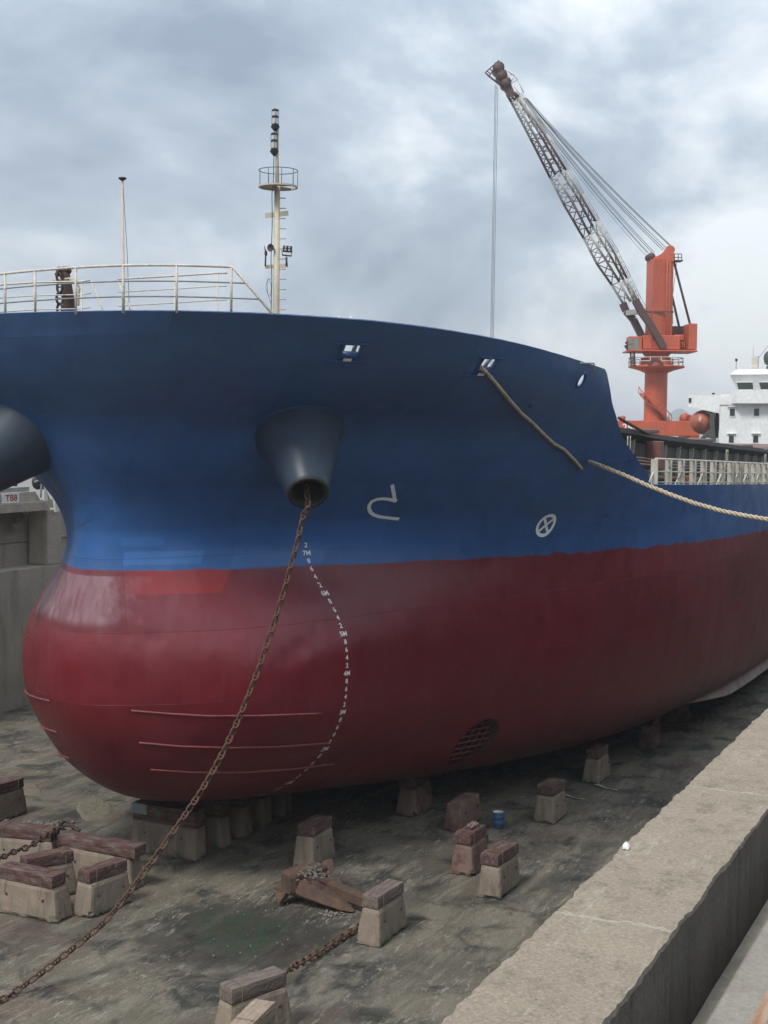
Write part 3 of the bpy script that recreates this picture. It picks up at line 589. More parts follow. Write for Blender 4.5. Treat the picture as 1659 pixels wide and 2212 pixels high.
# bilge keel
def proj(P): q = Vector(P) - CAM; z = q.dot(fw); return CX + F_PX * q.dot(cr_) / z, CY - F_PX * q.dot(cu_) / z
m = MB(); hs = []; vs_ = []; bk = [(1480, 1521), (1520, 1506), (1560, 1489), (1600, 1470), (1659, 1441), (1800, 1371)]
for i in range(26):
    x = 44.5 + i * .85; best = None
    for k in range(60):
        p, n_ = side(x, .25 + k * .03)
        if p is None: continue
        u_, v_ = proj(p); e_ = abs(v_ - np.interp(u_, [q[0] for q in bk], [q[1] for q in bk]))
        if best is None or e_ < best[0]: best = (e_, p, n_, u_)
    if best and best[3] > 1478: hs.append((best[1], best[2]))
zl = [p.z for p, n_ in hs]; zs_ = np.convolve(np.pad(zl, 4, mode='edge'), np.ones(9) / 9, 'valid'); hs = [side(p.x, float(z_)) for (p, n_), z_ in zip(hs, zs_)]
hs += [side(x, float(zs_[-1])) for x in (70, 80, 95, 110)]
for i, (p, n_) in enumerate(hs):
    wd = .42 * min(1, i / 5.0 + .04); o_ = (n_ + Vector((0, 0, -.25))).normalized(); tdir = Vector((0, 0, 1)); vs_ += [p - n_ * .03 + Vector((0, 0, .02)), p + o_ * wd + Vector((0, 0, .012)), p + o_ * wd - Vector((0, 0, .012)), p - n_ * .03 - Vector((0, 0, .02))]
m.add(vs_, [(4 * i + k, 4 * i + 4 + k, 4 * i + 4 + (k + 1) % 4, 4 * i + (k + 1) % 4) for i in range(len(hs) - 1) for k in range(4)])
M['bilge'] = simple('bilge_keel_paint', (.42, .28, .27), (.50, .45, .45), 1.2, .6, third=(.25, .08, .075))
add('bilge_keel', m, M['bilge'], hull)
# ---- painted marks: real thin paint laid on the plating
_txt = {}
def text_mesh(s_):
    if s_ not in _txt:
        cu = bpy.data.curves.new('t', 'FONT'); cu.body = s_; cu.size = 1; cu.align_x = 'CENTER'; cu.align_y = 'CENTER'; cu.offset = .022; cu.resolution_u = 3; o = bpy.data.objects.new('t', cu); COL.objects.link(o)
        dg_ = bpy.context.evaluated_depsgraph_get(); me = bpy.data.meshes.new_from_object(o.evaluated_get(dg_)); bpy.data.objects.remove(o)
        _txt[s_] = ([v.co.copy() for v in me.vertices], [tuple(p.vertices) for p in me.polygons])
    return _txt[s_]
def paint_side(name, pts2, faces, x, z, s_=-1, off=.004):
    """pts2 in metres (along the hull, up), laid on the plating from the side"""
    m = MB(); vs_ = []
    for a_, b_ in pts2:
        p, n_ = side(x + (a_ if s_ < 0 else -a_), z + b_, s_)
        if p is None: return None
        vs_.append(p + n_ * off)
    m.add(vs_, faces); return add(name, m, M['mark'], hull)
def paint_text(s_, x, z, size, sgn=-1):
    vs_, fs_ = text_mesh(s_); return paint_side('draught_mark', [(v.x * size, v.y * size) for v in vs_], fs_, x, z, sgn)
for k in range(0, 34):
    z = .6 + .2 * k
    if z > 7.25: break
    dm = int(round(z * 10)); s_ = ('%dM' % (dm // 10)) if dm % 10 == 0 else str(dm % 10)
    paint_text(s_, 31.0, z, .165)
    if 5.2 < z: paint_text(s_, 31.0, z, .165, 1)
def paint_poly(name, strokes, wd):
    """strokes: polylines of photo positions; laid on the plating as ribbons of paint"""
    m = MB()
    for st in strokes:
        P_ = [hit(*q) for q in st]; vs_ = []
        for i, (p, n_) in enumerate(P_):
            t_ = (P_[min(i + 1, len(P_) - 1)][0] - P_[max(i - 1, 0)][0]).normalized(); sd_ = n_.cross(t_).normalized()
            for k in (-1, 0, 1): q, qn, _, _ = BV.find_nearest(p + sd_ * wd * .5 * k); vs_.append(q + n_ * .006)
        m.add(vs_, [(3 * i + k, 3 * i + 3 + k, 3 * i + 4 + k, 3 * i + 1 + k) for i in range(len(P_) - 1) for k in (0, 1)])
    return add(name, m, M['mark'], hull)
def dens(pts, n=6):
    o = []
    for a_, b_ in zip(pts[:-1], pts[1:]): o += [(a_[0] + (b_[0] - a_[0]) * i / n, a_[1] + (b_[1] - a_[1]) * i / n) for i in range(n)]
    return o + [pts[-1]]
paint_poly('bow_mark', [dens([(847, 1046.5), (853.5, 1084)]), dens([(857, 1082), (838, 1078), (825, 1077), (813, 1078.5), (803, 1083), (798, 1090), (797, 1098), (800, 1106), (807, 1112), (820, 1116), (840, 1118.5), (862, 1121)], 4)], .10)
pc, ncn = hit(1179, 1134); NR = 36; Mk = frame_at(pc, ncn); m = MB(); vs_ = []
def on_plate(a_, b_): q, qn, _, _ = BV.find_nearest(pc + Mk @ Vector((a_, b_, 0))); return q + ncn * .006
for i in range(NR):
    a_ = 2 * math.pi * i / NR; vs_ += [on_plate(r_ * math.cos(a_), r_ * math.sin(a_)) for r_ in (.39, .335, .28)]
m.add(vs_, [(3 * i + k, 3 * ((i + 1) % NR) + k, 3 * ((i + 1) % NR) + k + 1, 3 * i + k + 1) for i in range(NR) for k in (0, 1)])
for a_ in (R(42), R(128)):
    vs_ = []
    for i in range(13):
        t_ = -.30 + .05 * i; vs_ += [on_plate(t_ * math.cos(a_) - (.045 * k) * math.sin(a_), t_ * math.sin(a_) + (.045 * k) * math.cos(a_)) + ncn * .002 for k in (-1, 0, 1)]
    m.add(vs_, [(3 * i + k, 3 * i + 3 + k, 3 * i + 4 + k, 3 * i + 1 + k) for i in range(12) for k in (0, 1)])
add('thruster_mark', m, M['mark'], hull)
# small lugs welded on the side plating
for u, v in ((1310, 1112), (1362, 992), (1507, 1027), (1145, 875)):
    p, n_ = hit(u, v); m = MB(); Mf = frame_at(p, n_); m.box(p + n_ * .03, (.05, .12, .08), Mf, bev=.01); add('lug', m, M['blue'], hull)
def seam(pts):
    hs = on_hull(pts, 6); m = MB(); m.tube([p for p, n_ in hs], .008, 5); add('weld_seam', m, M['blue'], hull)
for pts in ([(1240, 1012), (1285, 1013)], [(1305, 998), (1360, 992)], [(1305, 1031), (1400, 1033), (1500, 1027)], [(1430, 1140), (1500, 1133), (1600, 1124)], [(790, 1060), (900, 1083)], [(340, 840), (375, 852)], [(145, 1152), (175, 1135), (200, 1120)]): seam(pts)
# ---- anchor bells (hawse cones)
CB = []
def bell(s_):
    BT = R(39); cm = at_d(665, 1063, 31.3); ax = Vector((-.80 * math.cos(BT), -.60 * math.cos(BT), -math.sin(BT))).normalized()
    if s_ > 0: ax = Vector((ax.x, -ax.y, ax.z)); cm = hit(50, 938)[0] + ax * 2.2
    tx = UPV.cross(ax).normalized(); ty = ax.cross(tx); Mb = Matrix((tx, ty, ax)).transposed(); n = 48; rm, slope = .475, .275
    cone = MB(); rim = []; rows = []
    for i in range(n):
        a_ = 2 * math.pi * i / n; e_ = tx * math.cos(a_) + ty * math.sin(a_); p0 = cm + e_ * rm; dirv = (e_ * slope - ax).normalized()
        p, n_, _, _ = BV.ray_cast(p0, dirv); 
        if p is None or (p - p0).length > 4.5: p = p0 + dirv * 3.2
        rows.append((p0, p, e_)); rim.append(p)
    vs_ = []
    for p0, p, e_ in rows:
        for t_ in (0, .04, .25, .5, .75, 1.0): vs_.append(p0.lerp(p, t_) + (p - p0).normalized() * (.03 if t_ == 1 else 0))
    cone.add(vs_, [(6 * i + k, 6 * ((i + 1) % n) + k, 6 * ((i + 1) % n) + k + 1, 6 * i + k + 1) for i in range(n) for k in range(5)], True)
    o = add('anchor_bell', cone, M['bell'], ship)
    m = MB(); m.lathe([(rm, -.05), (rm + .01, .0), (rm - .01, .05), (rm - .06, .07), (rm - .10, .03), (rm - .14, -.2), (rm - .2, -.6), (.05, -.62)], cm, 40, Mb); add('mouth', m, M['bell_in'], o)
    m = MB(); m.tube([p for p in rim] + [rim[0], rim[1]], .018, 6, caps=False); add('rim_weld', m, M['blue'], o)
    m = MB()
    i = n // 4 * 3; m.tube([rows[i][0] + rows[i][2] * .004, rows[i][1] + rows[i][2] * .004], .006, 5); add('plate_seam', m, M['bell_in'], o)
    return cm, ax
CM, CAX = bell(-1); bell(1)
# ---- bow railing along the bulwark top
def top_at(u, v): return at_z(u, v, 12.6)
rail_px = [(-90, 690, 603), (0, 682, 599), (65, 677.5, 590.5), (153, 673, 582), (256, 670, 577.5), (372, 670, 577), (491, 673, 580)]
posts = []
for u, vb, vt in rail_px:
    p = at_z(u, vb, float(12.60)); p = p + Vector((.22, .04, .02)); posts.append(p)
br = empty('bow_railing', (posts[3].x, posts[3].y, 12.5), 0, 'white pipe railing round the very front of the bow top', 'railing')
for p in posts:
    m = MB(); m.tube([p + Vector((0, 0, -.06)), p + Vector((0, 0, .93))], .027, 8); add('post', m, M['rail'], br)
def smooth_path(pts, n=8):
    pts = [Vector(p) for p in pts]; o = []
    for i in range(len(pts) - 1):
        p0, p1, p2, p3 = pts[max(i - 1, 0)], pts[i], pts[i + 1], pts[min(i + 2, len(pts) - 1)]
        for k in range(n):
            t_ = k / n; o.append(.5 * ((2 * p1) + (-p0 + p2) * t_ + (2 * p0 - 5 * p1 + 4 * p2 - p3) * t_ ** 2 + (-p0 + 3 * p1 - 3 * p2 + p3) * t_ ** 3))
    return o + [pts[-1]]
endp = at_z(588, 676, 12.55) + Vector((.1, .05, 0))
for h_, rr in ((.93, .027), (.60, .016), (.28, .016)):
    path = smooth_path([p + Vector((0, 0, h_)) for p in posts])
    path.append(posts[-1].lerp(endp, max(0.0, (1 - h_ / .93)) + .0) + Vector((0, 0, h_ if h_ < .9 else h_)))
    if h_ > .9: path = path[:-1]; path += [posts[-1].lerp(endp, .06) + Vector((0, 0, .90)), endp + Vector((0, 0, -.02))]
    m = MB(); m.tube(path, rr, 8); add('rail', m, M['rail'] if h_ > .9 else M['rail_dark'], br)
# inner railings on the forecastle
def inner_rail(label, px_posts, D, legs, hs=(0, .30, .62)):
    P_ = [at_d(u, vt, D) for u, vt in px_posts]; o = empty('deck_railing', (P_[0].x, P_[0].y, 11.05), 0, label, 'railing')
    for h_ in hs:
        m = MB(); m.tube([p - Vector((0, 0, h_)) for p in P_], .022 if h_ == 0 else .014, 8); add('rail', m, M['rail'], o)
    for p in P_[1:-1] if len(P_) > 3 else P_:
        m = MB(); m.tube([p, Vector((p.x, p.y, 11.05))], .02, 8); add('post', m, M['rail'], o)
    for (ua, va), (ub, vb) in legs:
        m = MB(); a_ = at_d(ua, va, D); b_ = at_d(ub, vb, D); b2 = a_ + (b_ - a_) * 2.3; b2.z = max(b2.z, 11.05); m.tube([a_, b2], .022, 8); add('brace', m, M['rail'], o)
inner_rail('short white stair railing left of the flagstaff on the bow deck', [(-40, 618), (74, 610), (176, 608), (196, 605)], 32.0, [((196, 605), (222, 668))])
inner_rail('short white deck railing between flagstaff and mast, behind the bow rail', [(255, 603), (378, 596), (470, 590), (491, 590)], 32.5, [((254, 607), (283, 668))])
# ---- flagstaff
D0 = 34.3; b0 = at_d(267, 680, D0); t0 = at_d(264.5, 386, D0)
js = empty('flagstaff', (b0.x, b0.y, 11.05), 0, 'thin grey flagstaff with a flat round cap on the bow', 'flagstaff')
m = MB(); m.tube([(b0.x, b0.y, 11.05), b0, t0], [.045, .04, .026], 10); add('pole', m, M['mast'], js)
m = MB(); m.lathe([(.005, .03), (.09, .03), (.105, .0), (.06, -.03), (.03, -.05)], t0, 16); add('cap', m, M['black'], js)
m = MB(); a_ = at_d(266, 404, D0 - .05); b_ = at_d(280, 690, D0 - .05); m.tube([a_, a_.lerp(b_, .5) + r_h * .02, b_], .007, 5); add('halyard', m, M['black'], js)
# ---- foremast
MP = Vector((35.6, 20.65, 0)); 
def mp_(u, v, off=0.0): return at_plane(u, v, MP - d_h * off, d_h)
fm = empty('foremast', (35.6, 20.65, 11.05), 0, 'tall cream foremast with round lookout platform and signal lanterns', 'mast')
mb_, mt_ = mp_(596.5, 690), mp_(599, 402)
m = MB(); m.tube([Vector((mb_.x, mb_.y, 11.05)), mb_, mt_], [.098, .096, .086], 16); add('lower_pole', m, M['mast'], fm)
m = MB(); m.tube([mt_, mp_(598.5, 340), mp_(600, 268)], [.056, .05, .04], 12); add('upper_pole', m, M['mast'], fm)
pc_ = mp_(601, 403); Rp = .575
m = MB(); m.lathe([(.10, .012), (Rp, .012), (Rp, -.035), (Rp - .02, -.035), (Rp - .02, -.0), (.10, -.0)], pc_, 40, None, False, R(-20), R(285)); m.lathe([(Rp - .07, .012), (Rp, .012), (Rp, -.035), (Rp - .07, -.03), (Rp - .07, .012)], pc_, 40, None, False); plt = add('lookout_platform', m, M['mast'], fm)
m = MB(); m.tube([pc_ + Vector((Rp * .985 * math.cos(a_), Rp * .985 * math.sin(a_), .46)) for a_ in np.linspace(0, 2 * math.pi, 41)], .011, 6, False); m.tube([pc_ + Vector((Rp * .985 * math.cos(a_), Rp * .985 * math.sin(a_), .46)) for a_ in np.linspace(0, .2, 3)], .011, 6); add('guard_ring', m, M['black'], plt)
for k in range(9):
    a_ = 2 * math.pi * k / 9 + .35; p = pc_ + Vector((Rp * .985 * math.cos(a_), Rp * .985 * math.sin(a_), 0)); m = MB(); m.tube([p, p + Vector((0, 0, .46))], .009, 6); add('guard_post', m, M['black'], plt)
for k in range(12):
    v = 428 + k * 21.9; p = mp_(602.5, v); m = MB(); q = r_h * .20; m.tube([p + d_h * .05, p + d_h * .05 + q, p - d_h * .05 + q, p - d_h * .05], .009, 6); add('rung', m, M['mast'], fm)
m = MB(); m.bar(mp_(573, 465.5), mp_(623, 460.5), .05, .13); add('cross_arm', m, M['mast'], fm)
m = MB(); m.bar(mp_(572, 576.5), mp_(622, 573.5), .05, .10); add('lamp_arm', m, M['mast'], fm)
def lantern(u, v0, v1, parent):
    c0 = mp_(u, v1, .07); h = (v1 - v0) / 3000 * 41; r_ = .085; g = MB(); g.lathe([(r_ * .92, .12 * h), (r_ * .92, .86 * h)], c0, 16); lo = add('lantern', g, M['lens'], parent)
    g = MB(); g.lathe([(.02, -.01), (r_ * 1.15, 0), (r_ * 1.15, .1 * h), (r_ * .9, .14 * h)], c0, 16); g.lathe([(r_ * .95, .46 * h), (r_ * 1.12, .48 * h), (r_ * 1.12, .57 * h), (r_ * .95, .6 * h)], c0, 16); g.lathe([(r_ * .9, .84 * h), (r_ * 1.15, .87 * h), (r_ * 1.1, .95 * h), (r_ * .5, 1.0 * h), (.01, 1.0 * h)], c0, 16)
    for k in range(4): a_ = k * math.pi / 2 + .5; g.tube([c0 + Vector((r_ * 1.15 * math.cos(a_), r_ * 1.15 * math.sin(a_), zz)) for zz in (0, h * .95)], .006, 5)
    add('cage', g, M['black'], lo)
    g = MB(); g.lathe([(.13, -.01), (.13, -.035), (.03, -.16)], c0, 16); add('shelf', g, M['black'], lo)
M['lens'] = simple('lantern_lens', (.55, .56, .54), (.45, .46, .45), 8, .2, 0, 0)
lantern(594.5, 236, 272, fm); lantern(592.5, 287, 325, fm)
fp = mp_(621, 538, .1); m = MB(); Mfl = Matrix((r_h, UPV, -d_h)).transposed() @ Euler((R(8), 0, R(-4))).to_matrix()
m.box(fp, (.27, .19, .07), Mfl, bev=.012); fl = add('floodlight', m, M['black'], fm)
for sx in (-1, 1):
    for sy in (-1, 1): m = MB(); m.lathe([(.005, .0), (.03, .0), (.032, -.02)], fp + Mfl @ Vector((sx * .055, sy * .038 + .01, .042)), 12, Mfl); add('lamp_lens', m, M['lens'], fl)
m = MB(); p = mp_(619, 575, .1); m.tube([p, mp_(619, 555, .1)], .03, 8); m.bar(mp_(610, 551, .1), mp_(629, 553, .1), .04, .04); m.tube([mp_(610, 551, .1), mp_(609, 540, .1)], .012, 6); m.tube([mp_(629, 553, .1), mp_(631, 541, .1)], .012, 6); add('lamp_bracket', m, M['rustdark'], fl)
hp = mp_(584, 535, .12); Mhn = Matrix((d_h, UPV, r_h)).transposed() @ Euler((0, R(-55), 0)).to_matrix()
m = MB(); m.lathe([(.115, .0), (.11, -.02), (.06, -.06), (.035, -.12), (.05, -.13), (.05, -.24), (.01, -.25)], hp, 20, Matrix((UPV.cross(-d_h + r_h * -.6).normalized(), UPV, (-d_h - r_h * .6).normalized())).transposed()); m.lathe([(.01, -.04), (.11, -.005)], hp, 20, Matrix((UPV.cross(-d_h + r_h * -.6).normalized(), UPV, (-d_h - r_h * .6).normalized())).transposed()); add('loudhailer', m, M['black'], fm)
m = MB(); m.tube([mp_(573, 575, .1), mp_(574, 553, .1), mp_(574.5, 550, .1), mp_(574.5, 545, .1), mp_(573, 540, .1), mp_(571, 531, .1)], [.025, .022, .045, .045, .02, .008], 8); add('antenna', m, M['rustdark'], fm)
m = MB(); m.tube(smooth_path([mp_(592, 330, .05), mp_(590, 400, .1), mp_(587.5, 420, .1), mp_(588, 480, .1), mp_(585.5, 560, .1), mp_(587, 600, .1), mp_(585, 690, .1)]), .012, 5); m.tube(smooth_path([mp_(585, 601, .1), mp_(577, 608, .1), mp_(575, 625, .1), mp_(583, 640, .1), mp_(586, 618, .1), mp_(579, 602, .1), mp_(578, 630, .1), mp_(585, 655, .1)]), .006, 5); add('cable', m, M['black'], fm)
# ---- chain guide post with hanging chain on the bow
PB = at_d(150, 690, 33.5); cp = empty('chain_davit', (PB.x, PB.y, 11.05), 0, 'dark rusty anchor davit post with a swivel cap on the bow deck', 'davit')
def dp(u, v, D=33.5): return at_d(u, v, D)
m = MB(); a_, b_ = dp(151, 668), dp(141, 600); m.tube([Vector((a_.x, a_.y, 11.05)), a_, b_, dp(139, 588)], [.19, .155, .125, .12], 12); add('post', m, M['rustdark'], cp)
m = MB(); m.tube([dp(119, 594), dp(124, 591), dp(150, 586), dp(153, 588)], [.03, .06, .07, .05], 10); m.tube([dp(126, 590), dp(127, 580), dp(130, 577)], [.06, .07, .03], 10); m.lathe([(.01, .06), (.10, .05), (.13, 0), (.12, -.06)], dp(142, 581), 16); add('swivel_cap', m, M['rustdark'], cp)
m = MB(); m.tube(smooth_path([dp(108, 608, 33.2), dp(130, 605, 33.1), dp(150, 602, 33.1), dp(160, 604, 33.1)]), .03, 8); m.tube(smooth_path([dp(152, 602, 33.1), dp(162, 608, 33.0), dp(168, 606, 33.0)]), [.05] * 17, 8); m.tube(smooth_path([dp(167, 614, 33), dp(173, 622, 33), dp(170, 628, 33), dp(169, 660, 33)]), .03, 8); ro = add('rope_lashing', m, M['rope'], None); tag(ro, 'frayed brown rope wound round the bow railing beside the davit post', 'rope')
# ---- stud-link chains
def link_mesh(dia=.047):
    m = MB(); Lh, Wh = dia * 1.95, dia * 1.28; N_ = 20; n = 7; vs_ = []
    for i in range(N_):
        a_ = 2 * math.pi * i / N_; cx = Wh * math.copysign(abs(math.cos(a_)) ** .8, math.cos(a_)); cz = Lh * math.copysign(abs(math.sin(a_)) ** .95, math.sin(a_)) + math.copysign(0, 1)
        tx = Vector((cx, 0, cz)).normalized()
        for k in range(n): b = 2 * math.pi * k / n; vs_.append(Vector((cx, 0, cz)) + tx * math.cos(b) * dia * .5 + Vector((0, 1, 0)) * math.sin(b) * dia * .5)
    m.add(vs_, [(i * n + k, i * n + (k + 1) % n, ((i + 1) % N_) * n + (k + 1) % n, ((i + 1) % N_) * n + k) for i in range(N_) for k in range(n)], True)
    m.tube([(-Wh, 0, 0), (0, 0, 0), (Wh, 0, 0)], [dia * .34, dia * .26, dia * .34], 6, False); return m.mesh('link')
LINK = link_mesh(.051); LINK.materials.append(M['chain']); LINK2 = link_mesh(.050); LINK2.materials.append(M['rustdark'])
def chain(root, path, pitch, mesh, slack=0.0, twist=0.0):
    pts = [Vector(p) for p in path]; seg = [(b - a).length for a, b in zip(pts[:-1], pts[1:])]; tot = sum(seg); n = int(tot / pitch); inv = world_of(root).inverted()
    def pos(s_):
        for a, b, l_ in zip(pts[:-1], pts[1:], seg):
            if s_ <= l_: return a.lerp(b, s_ / l_), (b - a).normalized()
            s_ -= l_
        return pts[-1], (pts[-1] - pts[-2]).normalized()
    for i in range(n):
        p, t_ = pos((i + .5) * pitch); up = d_h; x = up.cross(t_).normalized(); y = t_.cross(x); Mr = Matrix((x, y, t_)).transposed()
        a_ = (math.pi / 4 if i % 2 else -math.pi / 4) + random.uniform(-.22, .22) + twist; Mr = Mr @ Matrix.Rotation(a_, 3, 'Z')
        o = bpy.data.objects.new('link', mesh); COL.objects.link(o); o.parent = root; o.matrix_parent_inverse = inv; o.matrix_basis = Matrix.Translation(p) @ Mr.to_4x4()
GP = at_z(30, 2146, ZF + .05); st = CM + CAX * -.15 + Vector((0, 0, -.36)); nrm = (GP - st).cross(UPV).normalized()
px_chain = [(656, 1112), (640, 1180), (621, 1250), (600, 1320), (555, 1455), (500, 1588), (440, 1700), (370, 1803), (300, 1900), (230, 1986), (165, 2042), (100, 2093), (50, 2130)]
path = [CM - CAX * .5, CM + Vector((0, 0, -.33)) + CAX * .02] + [at_plane(u, v, st, nrm) for u, v in px_chain]; path = [p if p.z > ZF + .06 else Vector((p.x, p.y, ZF + .06)) for p in path]
path += [at_z(0, 2163, ZF + .05), at_z(-80, 2215, ZF + .05)]
ac = empty('anchor_chain', (GP.x, GP.y, ZF), 0, 'long rusty stud-link chain hanging from the port anchor bell down to the dock floor', 'chain')
chain(ac, smooth_path(path, 6), .188, LINK)
c2 = [at_z(u, v, z_) for u, v, z_ in ((800, 1982, ZF + .06), (775, 2002, ZF + .06), (730, 2030, ZF + .06), (680, 2063, ZF + .08), (640, 2085, ZF + .22), (618, 2098, ZF + .42))]
a2 = empty('anchor_chain', tuple(at_z(700, 2050, ZF)), 0, 'short rusty chain on the floor between two foreground blocks', 'chain'); chain(a2, smooth_path(c2), .188, LINK)
c3 = [at_z(u, v, -.12) for u, v in ((-40, 1872), (0, 1854), (35, 1838), (60, 1830), (90, 1813), (115, 1797), (137, 1783))]
a3 = empty('anchor_chain', tuple(at_z(60, 1830, -.2)), 0, 'dark chain with an end shackle lying over the timbers of the blocks at left', 'chain'); chain(a3, smooth_path(c3), .188, LINK2)
m = MB(); sp_ = at_z(138, 1781, -.08); m.tube(smooth_path([sp_ + Vector((-.1, .05, .02)), sp_ + Vector((.08, .04, .05)), sp_ + Vector((.1, -.12, .03)), sp_ + Vector((-.0, -.36, -.06)), sp_ + Vector((.02, -.5, -.1))]), .045, 8); m.tube(smooth_path([sp_ + Vector((-.1, -.05, -.0)), sp_ + Vector((-.02, -.2, 0)), sp_ + Vector((.0, -.45, -.09))]), .04, 8); add('shackle', m, M['rustdark'], a3)
c4 = [dp(129, v, 33.0) for v in (584, 600, 620, 640, 660, 690)]
a4 = empty('davit_chain', tuple(c4[-1]), 0, 'heavy dark chain hanging in front of the davit post at the bow rail', 'chain'); LINK4 = link_mesh(.066); LINK4.materials.append(M['rustdark']); chain(a4, c4, .262, LINK4)
# ---- mooring ropes
def twisted(path, r_, name, label):
    pts = smooth_path(path, 10); m = MB(); Lc = 0; prev = pts[0]; strands = [[], [], []]
    for i, p in enumerate(pts):
        Lc += (p - prev).length; prev = p; t_ = (pts[min(i + 1, len(pts) - 1)] - pts[max(0, i - 1)]).normalized(); x = UPV.cross(t_).normalized(); y = t_.cross(x)
        for k in range(3): a_ = Lc / r_ * .75 + k * 2.094; strands[k].append(p + (x * math.cos(a_) + y * math.sin(a_)) * r_ * .5)
    for s_ in strands: m.tube(s_, r_ * .56, 6)
    return tag(add(name, m, M['rope']), label, 'rope')
def resample(path, step):
    pts = [Vector(p) for p in path]; o = [pts[0]]
    for a, b in zip(pts[:-1], pts[1:]):
        n = max(1, int((b - a).length / step)); o += [a.lerp(b, (i + 1) / n) for i in range(n)]
    return o
rp = [FL[1][0] - FL[1][1] * .5 + FL[1][2] @ Vector((-.15, -.02, 0)), FL[1][0] + FL[1][1] * .07 + FL[1][2] @ Vector((-.12, -.05, 0))]
for u, v in ((1058, 812), (1075, 832), (1100, 862), (1125, 890), (1150, 912), (1172, 935), (1195, 957), (1215, 968), (1219, 972), (1237, 991), (1254, 1010)): p, n_ = hit(u, v); rp.append(p + n_ * .06)
twisted(resample(rp, .25), .047, 'mooring_rope', 'frayed tan rope hanging from a bow fairlead down the blue side')
p, n_ = hit(1270, 995); r2 = [p + n_ * .05]
for (u, v), D in zip(((1300, 1007), (1350, 1027), (1400, 1049), (1450, 1069), (1500, 1087), (1560, 1104), (1610, 1114), (1659, 1122), (1720, 1128)), (38.0, 37.6, 37.0, 36.4, 35.8, 35.0, 34.4, 33.8, 33.0)):
    q = at_d(u, v, D); h_ = BV.ray_cast(CAM, (q - CAM).normalized())
    if h_[0] is not None and (h_[0] - CAM).length < (q - CAM).length + .08: q = h_[0] - (q - CAM).normalized() * .09
    r2.append(q)
r2 += [Vector((36.5, 2.6, 7.75)), Vector((36.3, 1.5, 7.25))]
twisted(resample(r2, .25), .06, 'mooring_rope', 'long tan rope sagging from the blue side across to the right-hand quay')
# ---- main deck: hatch coaming, stays, pipes, guard frames
def cz(x): return float(np.interp(x, [40, 46, 49.5, 73, 85, 140], [10.45, 10.25, 10.06, 9.27, 9.1, 9.1]))
YCO = 13.1
hc = empty('hatch_coaming', (44, YCO, 7.35), 0); hc.parent = ship; hc.matrix_parent_inverse = world_of(ship).inverted()
xs = [43 + i * 1.1 for i in range(78)]
m = MB(); vs_ = []
for x in xs: vs_ += [(x, YCO, 7.36), (x, YCO, cz(x) - .02), (x, 2 * YC - YCO, cz(x) - .02), (x, 2 * YC - YCO, 7.36)]
m.add(vs_, [(4 * i + k, 4 * i + 4 + k, 4 * i + 5 + k, 4 * i + 1 + k) for i in range(len(xs) - 1) for k in range(3)]); add('coaming_plate', m, M['coam'], hc)
m = MB(); vs_ = []
for x in xs:
    j = .015 * fbm(x * .6, 2); vs_ += [(x, YCO - .42, cz(x) + j), (x, YCO + .3, cz(x) + j), (x, YCO + .3, cz(x) - .36 + j), (x, YCO - .1, cz(x) - .34 + j), (x, YCO - .42, cz(x) - .16 + j)]
m.add(vs_, [(5 * i + k, 5 * i + 5 + k, 5 * i + 5 + (k + 1) % 5, 5 * i + (k + 1) % 5) for i in range(len(xs) - 1) for k in range(5)]); add('coaming_flange', m, M['coam'], hc)
M['hatch'] = simple('hatch_cover_brown', (.20, .11, .085), (.15, .085, .07), .6, .65)
for k in range(9):
    x0 = 44 + k * 9.4; m = MB(); zt_ = max(cz(x0), cz(x0 + 9)) ; m.box((x0 + 4.5, YC, zt_ - .12), (9.1, 14.0, .16 if x0 < 95 else .34), bev=.04); add('hatch_cover', m, M['hatch'], hc)
for k in range(36):
    x = 44.7 + k * 2.2; m = MB(); zt_ = cz(x) - .2; m.prism([(YCO - .2, zt_), (YCO, zt_), (YCO, 7.37), (YCO - .14, 7.37), (YCO - .12, zt_ - .9)], x - .035, x + .035, Matrix(((0, 0, 1), (1, 0, 0), (0, 1, 0)))); add('coaming_stay', m, M['stay'], hc)
for k in range(3):
    m = MB(); m.tube([(x, YCO - .55 - .1 * k, cz(x) - .95 - .11 * k) for x in xs], .035, 6); add('pipe', m, M['pipe'], hc)
m = MB(); m.tube([(x, YCO - .5, cz(x) - 1.55) for x in xs[:60]], .10, 8); add('pipe', m, M['pipe'], hc)
m = MB(); m.box((48.2, YCO - .55, 9.35), (.55, .5, 1.0), bev=.02); add('vent_box', m, M['coam_red'], hc)
for k in range(4):
    x = 45.0 if k == 0 else 60.5 + (k - 1) * 9; m = MB(); zt_ = cz(x) - .25
    for sx in (-.16, .16): m.tube([(x + sx, YCO - .5, 7.4), (x + sx, YCO - .5, zt_)], .02, 6)
    for r_ in range(6): m.tube([(x - .16, YCO - .5, 7.6 + r_ * .35), (x + .16, YCO - .5, 7.6 + r_ * .35)], .015, 5)
    add('ladder', m, M['stay'], hc)
